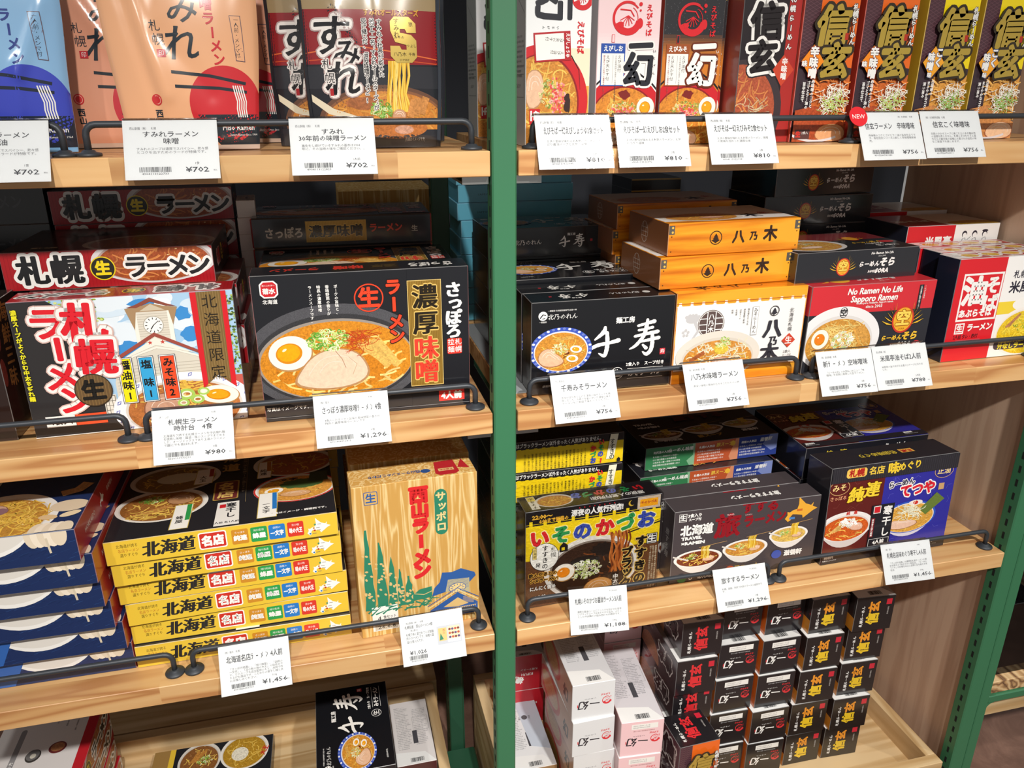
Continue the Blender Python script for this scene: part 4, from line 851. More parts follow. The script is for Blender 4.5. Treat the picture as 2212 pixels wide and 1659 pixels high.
MEGURIF = carton('ramen_box', 246, 57, 177, '#1f1f26', {'t': lambda s: meguri_art(s, 8), 'f': lambda s: (s.text('純　連', 60, s.h-16, 14, '#e0c43a', .04), s.text('らーめん', 180, s.h-14, 12, W_, .04))}, m=GLOSS)

# --- kraft carton with poplars
def kraft_front(s):
    c = '#d22a2c'; g = '#2f7f63'; n = '#2f5a9c'
    s.rrect(16, 216, 35, 236, 2, n); s.rrect(17, 217, 34, 235, 1.4, '#d0a860'); s.text('生', 25.5, 226, 15, n, .03)
    for t, x, y, q in (('西', 91, 221, 27), ('山', 92, 197, 26), ('ラ', 92, 172, 26), ('メ', 92, 120, 28), ('ン', 91, 98, 27)): s.text(t, x, y, q, c, .085)
    s.rect(88.5, 136, 95, 158, c); s.rrect(113, 153, 131, 226, 9, g); s.text('サッポロ', 122, 222, 15, '#e3c98c', .04, v=True, a='t', w=64)
    for x0, x1, y1 in ((8, 22, 178), (25, 40, 156), (42, 54, 130), (54, 64, 108), (64, 78, 94)):
        pts = [(x0, 46)]; k = 9
        for i in range(k+1): t = i/k; pts.append((x0+(x1-x0)*.5*t*t*.9+s.rnd.uniform(-1, 1), 46+(y1-46)*t))
        for i in range(k, -1, -1): t = i/k; pts.append((x1-(x1-x0)*.5*t*t*.9+s.rnd.uniform(-1, 1), 46+(y1-46)*t))
        s.poly(pts, g)
        s.G()
        for i in range(14): s.ell(s.rnd.uniform(x0+1, x1-1), s.rnd.uniform(50, y1-24), 1.6, 2.4, '#d6b67a', n=8, rot=s.rnd.uniform(0, 90))
        s.E()
    s.G()
    for i in range(26): x = s.rnd.uniform(8, 104); s.line([(x, 44+s.rnd.uniform(-8, 10)), (x+14, 46+s.rnd.uniform(-8, 10))], 2.6, g, taper=.7)
    s.E()
    s.poly([(76, 60), (86, 68), (104, 70), (104, 52), (76, 50)], g); s.line([(78, 62), (92, 58), (104, 62)], 1.2, '#d6b67a')
    s.poly([(104, 52), (108, 66), (116, 74), (120, 90), (134, 88), (148, 92), (168, 82), (170, 76), (160, 66), (160, 74), (128, 76), (124, 56)], n); s.poly([(124, 56), (128, 76), (160, 74), (160, 48), (142, 54)], '#b9b08c')
    s.G()
    for i in range(9): s.line([(127, 58+i*2), (159, 58+i*2)], .4, n)
    s.E()
    s.ell(142, 60, 13, 8.5, n); s.ell(142, 60, 12, 7.6, '#e3c98c')
    s.G()
    for i in range(12): a = R(30*i); s.line([(142+7*math.sin(a), 60+4.4*math.cos(a)), (142+10.6*math.sin(a), 60+6.7*math.cos(a))], 1, n)
    s.E()
    s.line([(142, 60), (147, 63)], 1, n); s.line([(142, 60), (137, 57)], 1, n)
    s.poly([(100, 28), (142, 52), (172, 30), (172, 12), (104, 12)], n); s.line([(98, 32), (142, 56), (173, 34)], 2.2, '#e3c98c'); s.line([(97, 36), (142, 59.5), (174, 38)], 1.2, n); s.poly([(120, 30), (142, 43), (158, 30), (142, 27)], '#d6b67a')
    for i in range(22): s.poly([(108+i*2.8, 26), (109.4+i*2.8, 22.6), (110.8+i*2.8, 26)], '#d6b67a')
    s.G()
    for i in range(6): s.line([(150, 34+i*1.8), (166, 30+i*1.4)], .5, '#d6b67a')
    s.E()
def kraft_top(s):
    s.text('西山ラーメンのこだわり', 62, s.h*.45, 9, '#2f4f86', .04, rot=180, w=74); s.ell(106, s.h*.42, 7, 6, '#2f4f86'); c = '#b3262e'
    s.poly([(118, 10), (122, s.h-8), (150, s.h-6), (152, 10), (146, 4), (124, 4)], c); s.rect(124, 16, 146, 24, '#d6b67a'); s.text('札幌名物', 135, 20, 4.6, c, .02, rot=180); s.poly([(152, 22), (162, s.h-6), (168, 16)], c)
def label_sub():
    b = Buf(); a = Art(37, 41, 4); a.rect(0, 0, 37, 41, '#e9e7e2'); a.text('4', 10, 21, 11, K_); a.text('食セット', 25, 22, 6.5, K_, .01, w=19); a.text('賞味期限', 12, 14, 4, K_, .02); a.rect(3, 1, 36, 11, '#bfb6a4'); a.text('26.6.8', 20, 6, 8, '#3b3732', .01, w=26)
    a.emit(b, (-.0875+.016, -.0004, .009), (1, 0, 0), (0, 0, 1), (0, -1, 0), PAPER); b.box(-.0715, -.0345, -.0004, -.0001, .009, .050, PAPER, lin('#e9e7e2')); return ('date_label', b)
NISHI = carton('ramen_box', 175, 245, 54, '#d0a55c', {'f': kraft_front, 't': kraft_top}, m=KRAFT, subs=[label_sub()])
NISHIF = carton('ramen_box', 175, 50, 245, '#d0a55c', {'f': lambda s: [s.frame(40+i*34, 12, 66+i*34, 40, 1, '#5c5140') or s.text('JUL'[i], 53+i*34, 26, 14, '#5c5140') for i in range(3)] and None}, m=KRAFT)

# --- flat yellow edged carton and its black lid
def north_edge(s):
    h = s.h; s.text('北海道が誇る', 27, h-8, 5.4, '#4b3c18', 0, w=26); s.text('名店ラーメン', 28, h-14.4, 5.4, '#b0632a', 0, w=25); s.text('選りすぐり', 28, h-20.6, 5.4, '#4b3c18', 0, w=22)
    s.text('北海道', 76, h*.5, 22, '#2b2a2a', .06, sh=.16, w=64, rot=1, th=.15); s.rrect(112, 5, 147, h-4, 3, W_); s.rrect(113.6, 6.6, 145.4, h-5.6, 2, '#c93428'); s.text('名店', 129.5, h*.5, 15, W_, .06, w=28)
    for x, c, a, t in ((153, '#c98a2c', 'さっぽろ', '純連'), (177, '#2f9a4e', '旭川名店', '蜂屋'), (200, '#2a78c4', '函館の', '一文字'), (224, '#d23a2c', '苫小牧', '味の大王')): s.rrect(x, 6, x+21, h-6, 2, c); s.text(t, x+10.5, h*.44, 8, W_, .05, w=17); s.text(a, x+10.5, h-10.5, 3.4, W_, .03)
    hokkaido(s, 249, 4, .56, '#f0efec')
    for x, y, c in ((260, 19, '#4c8a6a'), (258, 14, '#c08a3a'), (259, 10.6, '#b83a2c'), (253, 6.4, '#3a78b4')): s.ell(x, y, 1.4, 1.4, c, n=10); s.line([(x+3, y), (x+8, y)], .7, '#7a6f66')
def north_lid(s):
    def tag(x0, y0, x1, y1, c, t): s.poly([(x0, y0), (x1-2, y0), (x1, y1), (x0+2, y1)], '#c9b25c'); s.poly([(x0+1, y0+1), (x1-3, y0+1), (x1-1, y1-1), (x0+3, y1-1)], '#f1f0ea'); s.rect(x1-8, y0+22, x1-2, y1-1, c); s.text(t, (x0+x1)/2-2, (y0+y1)/2-8, 10, K_, .02, v=True)
    s.bowl(60, 84, 60, 46, '#e7e3db', '#d6d0c6', '#9a6430', nd_=40, nw=1.6); s.menma(26, 62, 5, 34, 5, 16, '#c98f4c', 4.); s.noodles(60, 58, 44, 14, 36, '#e9c35c', 2, 20); s.chashu([(62, 88), (72, 112), (100, 108), (104, 86), (84, 76)], '#b98a62', '#7c4c2c'); s.negi(46, 100, 16, 9, 34, sz=7); tag(76, 10, 102, 76, '#2f9a4e', '蜂屋')
    s.bowl(70, 160, 62, 44, '#d9d4cc', '#c9c2b8', '#8a6a3c', nd_=24); s.ell(74, 160, 30, 16, '#d9d3bc'); tag(96, 132, 124, 180, '#a8342c', '大王')
    s.bowl(238, 86, 58, 42, '#e9e6e0', '#d6d0c6', '#d99a45', nd_=36, nw=1.6, deco=lambda q, a, c, d, e: q.ring(a, c, d, e, 2.4, '#c9332c')); s.ell(246, 96, 30, 14, '#4f6b3a', FINE, wob=.12); s.poly([(256, 100), (260, 130), (284, 128), (284, 98)], '#3a4a3a', FINE); s.egg(208, 82, 13, 9, 10); s.chashu([(210, 66), (226, 76), (256, 74), (262, 62), (236, 56)], '#d9a878', '#a06a40'); s.text('一文字', 222, 112, 8, K_, .05, w=40); tag(186, 8, 214, 78, '#2a78c4', '一文字')
    s.bowl(238, 168, 60, 44, '#dcd8d2', '#cac3ba', '#a8603c', nd_=24); tag(184, 126, 206, 180, '#b5732c', '純連')
    s.rrect(126, 74, 160, 130, 3, '#a88a44'); s.rrect(128, 76, 158, 128, 2, '#6a2c2c'); s.text('名店', 143, 102, 23, '#dcb96a', .04, v=True, w=46); s.text('北海道', 146, 206, 26, '#b9985a', .03, v=True, a='c', w=96); s.poly([(132, 2), (164, 2), (162, 66), (134, 66)], '#e7e5df'); s.text('寒干し', 152, 62, 14, K_, .03, v=True, a='t', w=40); s.rect(137, 50, 145, 60, '#c8232c'); s.text('4人前 各1人前', 147, 10, 5.4, K_, .02)
    s.line([(170, 60), (170, 200)], .6, '#8a7a5a'); s.text('出揃い誇る老舗ラーメン選りすぐり', 166, 200, 6, '#a89a86', 0, v=True, a='t', w=110); s.text('写真はイメージ・調理例です。', 242, 16, 5.6, W_, .03)
NORTH = carton('ramen_box', 290, 33, 250, '#e3bf3c', {'f': north_edge, 't': north_lid}, colors={'t': '#232327', 'b': '#3a3620'})
NORTHB = carton('ramen_box', 225, 33, 290, '#232327', {'t': lambda s: (s.rect(0, 0, 30, s.h, '#9c7a45'), s.rect(30, 0, 40, s.h, '#e3bf3c'), s.bowl(88, 250, 40, 46, '#d9d4cc', '#c9c2b8', '#8a5a30', nd_=30), s.menma(70, 246, 5, 30, 5, 60, '#b9803c', 4.), s.negi(98, 250, 14, 12, 30, sz=7), s.bowl(172, 256, 46, 46, '#e7e3db', '#d6d0c6', '#b58a2c', nd_=30), s.ell(164, 250, 16, 17, '#e9e3cf', FOOD), s.text('大王', 210, 250, 12, '#c8332c', .04, rot=70))}, colors={'l': '#e3bf3c'})

# --- flat blue carton
def garlic(s, x, y, r, cut=None):
    s.G()
    for i in range(5): s.ell(x+(i-2)*r*.34, y, r*.42, r*.72, '#e9dcc8' if i % 2 else '#dccdb6', n=20)
    s.E()
    s.line([(x, y-r*.2), (x+r*.1, y-r*1.1)], r*.12, '#cfc2aa')
def blue_lid(s):
    s.G()
    for i in range(240): x, y = s.rnd.uniform(0, 300), s.rnd.uniform(0, 250); s.line([(x, y), (x+s.rnd.uniform(4, 14), y+s.rnd.uniform(2, 7))], .4, s.rnd.choice(['#30538c', '#263f70', '#18294f']))
    s.E()
    s.bowl(205, 42, 66, 66, '#e6e4e0', '#d3cdc4', '#bf8a3c', nd_=80, nw=1.8, k=.83); s.noodles(220, 40, 50, 50, 70, '#e3b84c', 1.8, 22); s.chashu([(160, 60), (176, 84), (206, 80), (212, 58), (184, 44)], '#cfa890', '#8a5a4c'); s.ell(200, 64, 10, 9, '#8e6a72'); s.negi(180, 62, 16, 10, 40, sz=7); s.egg(176, 26, 17, 15, 20)
    garlic(s, 273, 6, 22); s.line([(262, 96), (280, 104), (288, 122)], 16, '#b9936a', FOOD); s.ell(280, 62, 22, 15, '#d8c6ac'); s.ell(286, 40, 12, 6, '#e3cfae', rot=25); s.ell(262, 36, 11, 6, '#d8b98c', rot=-10); s.text('琥珀', 150, 140, 30, '#d9d6cf', .02, rot=0)
def blue_edge(s):
    h = s.h
    s.G()
    for i in range(150): x, y = s.rnd.uniform(0, 300), s.rnd.uniform(0, h); s.line([(x, y), (x+s.rnd.uniform(4, 14), y+s.rnd.uniform(1, 4))], .35, s.rnd.choice(['#2c4c82', '#243c6a', '#18294f']))
    s.E()
    s.ell(200, h+26, 62, 52, '#e9e7e3'); s.ell(200, h+25, 60, 46, '#d9d5ce'); s.ell(190, h+18, 40, 22, '#d9a53c', FOOD); garlic(s, 268, h-3, 21); s.poly([(120, 0), (150, 0), (170, h), (128, h)], '#2f5fa8')
BLUE = carton('ramen_box', 300, 40, 250, '#1b2d58', {'f': blue_edge, 't': blue_lid, 'r': lambda s: (s.rect(0, 0, s.w, s.h, '#a82a26'), s.text('HOKKAIDO', 58, s.h*.5, 9, '#d9c6bc', .02), s.text('RAMEN', 160, s.h*.5, 9, '#d9c6bc', .02), hokkaido(s, 106, 12, .4, '#e9e4dc'))}, colors={'r': '#a82a26'})

# --- tall two-portion cartons of the top shelf (fronts upright) and their end flaps
def shrimp(s, x, y, r, c='#d4232c', inner=None):
    s.ring(x, y, r, r, r*.16, c, a0=60, a1=250, n=30); s.ring(x+r*.04, y-r*.02, r*.98, r*.98, r*.42, c, a0=200, a1=350, n=24); s.ell(x+r*.86, y-r*.28, r*.2, r*.3, c); s.ring(x, y, r*.95, r*.95, r*.1, c, a0=40, a1=110, n=14)
    s.line([(x-r*.5, y+r*.5), (x+r*.2, y+r*.45), (x+r*.45, y+r*.1)], r*.08, c)
    s.G()
    for i in range(6): a = R(200+i*28); s.line([(x+r*.05, y+r*.15), (x+r*.5*math.cos(a), y+r*.05+r*.5*math.sin(a))], r*.05, c)
    s.E()
    s.ell(x-r*.4, y-r*.35, r*.2, r*.18, c, wob=.3, n=12); s.ring(x, y, r*.72, r*.72, r*.04, c, a0=-20, a1=60)
    s.ell(x+r*.86, y+r*.82, r*.12, r*.12, c, n=12); s.ell(x+r*.86, y+r*.46, r*.07, r*.07, c, n=10)
def ebi_bowl(s, egg=True):
    s.ell(38, 24, 54, 60, '#c8222c', n=60); s.line([(-6, 66), (10, 80), (26, 85)], 2.2, '#1f1a1c'); s.line([(56, 84), (72, 74), (86, 60)], 2.2, '#1f1a1c'); s.ell(38, 20, 48, 50, '#8e1c22', n=60); s.ell(38, 18, 47, 50, '#d98a35', FOOD, n=60); s.noodles(38, 20, 44, 46, 60, '#efc25c', 1.3, 18)
    s.ell(38, 60, 8, 5, '#7c2420', wob=.25, n=18); s.negi(38, 42, 21, 10, 90, ('#8aa84a', '#cfd58c', '#5c8436', '#e9e2a8'), 4)
    s.G()
    for _ in range(90): s.ell(38+s.rnd.gauss(0, 7), 40+s.rnd.gauss(-2, 4), 1.5, 1.1, s.rnd.choice(['#e05a5a', '#f08a84', '#d8454a', '#f4b0a4']), n=7, rot=s.rnd.uniform(0, 90))
    s.E()
    s.egg(66, 45, 11.5, 12.5, -18); s.chashu([(10, 0), (16, 16), (40, 20), (58, 10), (50, -6)], '#e6b795', '#b07a50')
def ebi(base, low, head, hd, ink, glow):
    def f(s):
        s.rect(0, 0, 80, 190, base); s.rect(0, 60, 80, 116, low)
        if base != low:
            for i in range(8): s.rect(0, 104+i*3, 80, 108+i*3, tuple(a+(b-a)*(i+1)/9 for a, b in zip(lin(low), lin(base))))
        if glow:
            s.G()
            for _ in range(160): s.ell(s.rnd.uniform(0, 80), s.rnd.uniform(120, 180), .28, .28, '#7c7c80', n=5)
            s.E()
        ebi_bowl(s); s.text('ebisoba ichigen', 42, 176, 7.6, '#cdb36a', .015, w=72); shrimp(s, 37, 146, 19); s.text('えびそば', 65, 162, 8.2, '#d4232c', .03, v=True, a='t', w=36); s.rect(18, 119, 22, 128, '#d4232c'); s.rect(18.5, 119.5, 21.5, 127.5, base)
        s.rect(5, 70, 36, 118, hd); s.rect(6.2, 71.2, 34.8, 107, '#f2f0ec'); s.text(head, 20.5, 112.4, 7.2, W_, .03, w=25); s.line([(20.5, 73), (20.5, 105)], .3, '#777777'); s.text('えび油付', 29, 105, 4.8, '#2a2a2a', 0, v=True, a='t'); s.text('えび天かす付', 14, 105, 4.8, '#2a2a2a', 0, v=True, a='t'); s.lines(1, 24.4, 105, 82, 3, 2.3, '#4c4a4a', 2, v=True); s.lines(1, 9.4, 105, 78, 3, 2.3, '#a8504a', 4, v=True)
        o = [(.06, glow or '#f3ece8')]; s.text('一', 56, 115, 31, ink, .06, o, rot=3); s.text('幻', 54, 88, 40, ink, .05, o); s.text('いちげん', 74, 112, 4.4, ink if not glow else W_, .01, v=True, a='t', lead=1.9); s.rect(20, 2, 44, 12, '#efe9e0'); s.text('生ラーメン', 32, 7, 4.6, K_, .02)
    return f
def ebi_turned(s):
    s.rect(0, 0, 80, 190, '#eef0f1'); s.rect(0, 40, 80, 112, '#f3e6c8'); s.rect(0, 0, 80, 70, '#e8ab4a')
    s.ell(20, 52, 58, 64, '#cc242c', n=60); s.ell(20, 50, 47, 56, '#8e1c22', n=50); s.ell(19, 49, 46, 55, '#d08a3a', FOOD, n=50); s.noodles(24, 60, 38, 44, 60, '#efc25c', 1.4, 20); s.line([(56, 104), (66, 88), (68, 66)], 1.4, '#1f1a1c', taper=.8); s.chashu([(0, 40), (0, 86), (16, 90), (24, 74), (20, 46)], '#e8bd9c', '#b98a62')
    s.negi(28, 62, 11, 17, 90, ('#8aa84a', '#cfd58c', '#5c8436', '#e9e2a8'), 4); s.ell(52, 50, 4, 10, '#3a2420', wob=.3, n=18)
    s.G()
    for _ in range(120): s.ell(40+s.rnd.gauss(0, 4.4), 58+s.rnd.gauss(0, 9), 1.4, 1.2, s.rnd.choice(['#e05a5a', '#f08a84', '#d8454a', '#f4b0a4']), n=7, rot=s.rnd.uniform(0, 90))
    s.E()
    shrimp(s, 68, 166, 13); s.text('えびそば', 67, 124, 9.5, '#d4232c', .03, rot=-90, w=36); s.text('一', 52, 158, 30, '#24262e', .06, rot=-90); s.text('幻', 28, 160, 38, '#24262e', .05, rot=-90); s.text('いちげん', 30, 134, 3.6, '#3a3a3a', rot=-90, v=True, lead=1.6)
    s.poly([(11, 96), (9, 128), (54, 131), (56, 99)], '#b3232b'); s.poly([(13, 98), (11, 126), (46, 128.5), (48, 100.6)], '#f3f1ed'); s.text('えびしょうゆ', 51.4, 115, 5.4, W_, .03, rot=-90, w=27); s.text('えび天かす付', 36, 121, 4.6, '#333333', rot=-94, w=0 or None, v=True, lead=.9); s.text('えび油付', 38, 107, 4.6, '#333333', rot=-94, v=True, lead=.9); s.rect(5, 26, 18, 44, '#c8222c'); s.text('生', 11.5, 36, 12, W_, .05, rot=-90)
def shingen(base, dark, hot):
    def f(s):
        s.rect(0, 0, 80, 190, base); s.rect(0, 0, 24, 190, '#4c3038'); r = s.rnd
        for i in range(22):
            s.line([(0, 100+i*4.4), (24, 112+i*4.4)], .5, '#6c4a52'); s.line([(0, 112+i*4.4), (24, 100+i*4.4)], .5, '#6c4a52')
        s.poly([(0, 0), (80, 0), (80, 92), (40, 98), (0, 96)], '#3a2c34'); s.poly([(26, 82), (80, 84), (80, 10), (26, 6)], '#c9662c' if hot else '#d99a45', FOOD)
        for _ in range(46): x, y = r.uniform(28, 78), r.uniform(10, 80); s.strands(x, y, 1, 1, 1, '#e8873c' if hot else '#efb860', 1.5, 16)
        s.poly([(0, 40), (30, 46), (80, 22), (80, 0), (0, 0)], '#b04c28' if hot else '#cf8a4c', FOOD); s.strands(56, 54, 16, 16, 90, '#f2efe2', .8, 16); s.strands(56, 48, 15, 10, 50, '#b9d070' if hot else '#8fb85a', .8, 12)
        s.chashu([(30, 6), (40, 22), (66, 24), (80, 16), (80, 2), (50, -2)], '#e6a878' if hot else '#eec39c', '#a8603c'); s.ring(36, 40, 62, 40, 3, '#d9d3d6', a0=195, a1=300)
        for t, x, y, q in (('信', 42, 142, 48), ('玄', 50, 100, 44)): s.text(t, x, y, q, '#c9ab4a', .055, [(.075, '#33291a')], sh=.12, m=FOIL, rot=2)
        s.text('札幌らーめん', 71, 168, 8.4, W_, .03, [(.08, '#3a2c28')], v=True, a='t', w=48); s.rect(60, 126, 65, 134, '#b3301f')
        s.poly([(17, 120), (34, 100), (17, 80), (1, 100)], '#ef8a1f' if hot else '#f0a52c'); o = [(.06, '#8c2a1c' if hot else '#3c4a7a')]
        if hot: s.text('辛味噌', 19, 118, 13, W_, .05, o, v=True, a='t', lead=1.0); s.text('味', 6, 97, 8, W_, .04, o)
        else: s.text('こく', 25, 118, 12, W_, .05, o, v=True, a='t'); s.text('味噌', 13, 112, 11, W_, .05, o, v=True, a='t'); s.text('味', 14, 84, 7, W_, .04, o)
        for i, t in enumerate(('赤味噌のコクと', 'ゴマとラー油の', '旨辛仕立て') if hot else ('白味噌の', 'まろやかなコクと', '深い旨み')): s.text(t, 22-i*6.4, 78-i*1.5, 4.9, W_, .03, v=True, a='t')
        s.rect(4, 4, 26, 16, '#5a3a38'); s.text('生', 9, 10, 8, '#d9362c', .05); s.text('2食入', 19, 12, 4, W_)
    return f
def shingen_dark(s):
    s.rect(0, 0, 80, 190, '#231c20'); s.rect(62, 0, 80, 190, '#a92a26'); s.ell(10, 40, 56, 62, '#3c3236'); s.ell(6, 40, 50, 56, '#b0563a', FOOD); s.noodles(8, 50, 40, 44, 50, '#d98a4c', 1.4, 18); s.strands(24, 30, 14, 20, 60, '#cfc39c', .8, 16)
    for t, x, y, q in (('信', 34, 146, 46), ('玄', 32, 104, 42)): s.text(t, x, y, q, '#1c1518', .05, [(.13, '#2b2226'), (.09, '#f0eeea')], rot=4)
    s.text('札幌らーめん', 67, 178, 8, W_, .03, [(.06, '#4a1614')], v=True, a='t', w=66); s.poly([(62, 108), (78, 90), (62, 70), (48, 90)], '#c8452c'); s.text('辛味噌', 64, 104, 8.6, W_, .04, v=True, a='t')
def end_flap(base, kind):
    """the small end of a tall carton, pictured lying with its end to the front"""
    def f(s):
        w, h = s.w, s.h
        if kind in ('white', 'pink', 'black'):
            ink = W_ if kind == 'black' else '#26262e'; rc = '#d8323a'
            s.text('一', w*.53, h*.43, 19, ink, .02, rot=176); s.text('幻', w*.26, h*.41, 20, ink, .03, rot=180, sh=.1, th=.5); shrimp(s, w*.81, h*.46, 8.4, rc); s.text('えびそば', w*.78, h*.64, 4.2, rc, .03, rot=180); s.text('いちげん', w*.42, h*.57, 3., ink, rot=180, w=22); s.rect(w*.12, h*.36, w*.14, h*.44, rc)
            if kind != 'white': s.rect(w*.24, h*.77, w*.86, h*.92, '#efede8'); s.lines(2, w*.28, h*.87, w*.8, 4, 2.8, '#88868a', 3); s.text('賞味期限は別途記載の場所に記載', w*.54, h*.72, 2.6, '#a87a7a' if kind == 'pink' else '#b9b9bb', rot=180)
        else:
            c = {'gold': '#e9c32c', 'red': '#d92f35'}[kind]; c2 = '#e8952c' if kind == 'gold' else c
            s.text('信', w*.48, h*.36, 26, c, .045, rot=90); s.text('玄', w*.48, h*.70, 24, c2, .045, rot=90); s.text('札幌らーめん', w*.2, h*.44, 7.4, W_, .02, rot=90, w=h*.62); s.rect(w*.78, h*.74, w*.92, h*.9, '#c8283a'); s.text('SHINGEN', w*.85, h*.56, 4, '#b9b4b0', .01, rot=90)
    return f
def back_print(col='#d9dadd', seed=3):
    def f(s):
        s.rect(0, 0, s.w, s.h, col); s.poly([(0, 0), (s.w, 0), (s.w*.75, s.h*.16), (0, s.h*.2)], '#eceded'); s.lines(26, s.w*.1, s.h*.9, s.w*.5, 4.4, 2.7, '#6a6a70', seed); s.lines(22, s.w*.56, s.h*.84, s.w*.93, 4.4, 2.7, '#7a7a80', seed+1)
        for i in range(24): s.rect(s.w*.36+i*1.1, s.h*.03, s.w*.36+i*1.1+s.rnd.choice((.4, .8)), s.h*.09, '#2c2c30')
        s.rect(s.w*.5, s.h*.3, s.w*.62, s.h*.5, '#4a4a50'); s.frame(s.w*.54, s.h*.5, s.w*.95, s.h*.72, .4, '#8c8c90')
    return f
def side_print(col, kind=0):
    def f(s):
        s.rect(0, 0, s.w, s.h, col)
        if kind == 1: s.lines(9, 8, s.h*.66, s.w-6, 5.5, 3.2, '#5d5f64', 9); s.line([(6, s.h-8), (s.w-6, s.h-40)], .6, '#7a7c80'); s.frame(8, s.h*.3, s.w-8, s.h*.44, .5, '#7a7c80'); s.text('26.12.19', s.w*.5, s.h*.37, 6, '#4c4e54')
        if kind == 2: s.text('札幌らーめん', s.w*.5, s.h*.9, 11, W_, .04, [(.06, '#3a2c28')], v=True, a='t'); s.poly([(s.w*.3, s.h*.5), (s.w*.55, s.h*.56), (s.w*.8, s.h*.5), (s.w*.55, s.h*.44)], '#efa52c'); s.text('辛', s.w*.55, s.h*.5, 12, W_, .04)
    return f
TW, TH, TD = 78, 188, 74
EBIW = carton('ramen_box', 80, 190, 70, '#e3e6e8', {'f': ebi_turned, 'l': side_print('#c9ccce', 1)})
EBIP = carton('ramen_box', 80, 190, 42, '#efc9cd', {'f': ebi('#eccfd2', '#eeeeec', 'えびしお', '#2b50a4', '#25262e', None), 'l': side_print('#c9c2c4')})
EBIK = carton('ramen_box', 80, 190, 42, '#232327', {'f': ebi('#29292d', '#cf7a2a', 'えびみそ', '#9c4f26', '#f4f2ee', '#6a2c14'), 'l': side_print('#b0402c')})
SHIN = carton('ramen_box', 80, 190, 66, '#dd4a2c', {'f': shingen('#ea6a20', '#4c3038', True), 'l': side_print('#e0503a'), 'r': side_print('#b8392c', 2)})
SHINY = carton('ramen_box', 80, 190, 66, '#e3bd1e', {'f': shingen('#f4d916', '#4c3038', False), 'l': side_print('#e9c93a'), 'r': side_print('#c99c1c', 2)})
SHIND = carton('ramen_box', 80, 190, 66, '#231c20', {'f': shingen_dark, 'l': side_print('#cf5a4c')})
def lying(base, kind, top, side, sub=None): return carton('ramen_box', TW, TD, TH, base, {'f': end_flap(base, kind), 't': top, 'l': sub or side_print(side), 'r': side_print(side)}, m=GLOSS if base < '#5' else PRINT)
def side_art(col, c2):
    def f(s): s.rect(0, 0, s.w, s.h, col); s.ell(s.w*.35, s.h*.1, 50, 40, '#5a4a48'); s.ell(s.w*.35, s.h*.08, 44, 34, '#b07a58', FOOD); s.text('信玄', s.w*.72, s.h*.55, 34, '#201a1c', .05, [(.08, '#dedad6')], rot=180); s.text('SHINGEN', s.w*.3, s.h*.8, 7, '#bdb9b4', .01)
    return f
LWHITE = lying('#dcdee0', 'white', back_print('#cfd0d4'), '#b9806a', lambda s: (s.rect(0, 0, s.w, s.h, '#b08c7c'), s.ell(s.w*.3, s.h*.5, 60, 34, '#b23a34'), s.ell(s.w*.3, s.h*.5, 48, 26, '#b08a50', FOOD), s.text('幻', s.w*.8, s.h*.4, 30, '#26262e', .05)))
LPINK = lying('#edc6ca', 'pink', back_print('#d3d0d6', 5), '#c8a8ac')
LBLACK = lying('#1e1d21', 'black', back_print('#bdbcc0', 6), '#d9722a', lambda s: (s.rect(0, 0, s.w, s.h, '#cf6a26'), s.ell(s.w*.3, s.h*.2, 50, 40, '#a8281f')))
LRED = lying('#1f1c1f', 'red', back_print('#8c8486', 7), '#2a2024', side_art('#2a2023', 0))
LGOLD = lying('#201d1e', 'gold', back_print('#a8a29c', 8), '#b9752a', lambda s: (s.rect(0, 0, s.w, s.h, '#2a2424'), s.rect(s.w*.5, 0, s.w, s.h*.4, '#c9842a')))
TALL = carton('ramen_box', TW, TH, TD, '#2a2024', {'f': shingen('#ea6a20', '#4c3038', True), 't': end_flap('#1f1c1f', 'red'), 'l': lambda s: (s.rect(0, 0, s.w, s.h, '#55303a'), s.text('信', 36, 150, 50, '#3a2228', .05, [(.08, '#e3dedb')]), s.text('玄', 34, 106, 46, '#3a2228', .05, [(.08, '#e3dedb')]), s.lines(2, 62, 176, 120, 6, 4.6, '#d9c6c4', 3, v=True))}, m=GLOSS, colors={'t': '#1f1c1f'})
KIFU = carton('ramen_box', 82, 88, 180, '#b9202c', {'f': lambda s: (s.text('KIFUH', 46, 40, 9, W_, .02, rot=180), s.text('樓風', 22, 30, 17, W_, .04, rot=160), s.text('札幌ラーメン', 50, 52, 6, W_, .01, rot=180)), 't': back_print('#b9b9bc', 11)}, colors={'t': '#b9b9bc'})
DIAG = carton('ramen_box', 82, 58, 178, '#9c7a54', {'t': lambda s: (back_print('#e3e5e8', 12)(s), s.poly([(s.w*.55, s.h*.3), (s.w, s.h*.22), (s.w, s.h*.95), (s.w*.45, s.h*.98)], '#c3cddb'), s.ell(s.w*.6, s.h*.72, 6, 6, '#55585e'), s.lines(5, s.w*.72, s.h*.74, s.h*.4, 7, 4.6, '#44464c', 4, v=True)), 'l': lambda s: (s.rect(0, 0, s.w, s.h, '#8d7358'), s.poly([(60, s.h), (130, s.h), (150, 30), (80, 20)], '#c2282c'))}, colors={'t': '#e3e5e8'})
CAKE = carton('ramen_box', 76, 58, 166, '#4a1620', {'t': back_print('#dcd8d8', 14)}, colors={'t': '#dcd8d8', 'l': '#3a1218'})
SKYB = carton('sweets_box', 210, 36, 120, '#74d0ee', {'f': lambda s: (s.text('SAPPORO SWEETS', 62, 17, 5.4, '#22607c', .0, w=54), s.line([(0, 1), (s.w, 1)], 1.6, '#14344a'))}, r=1.2)
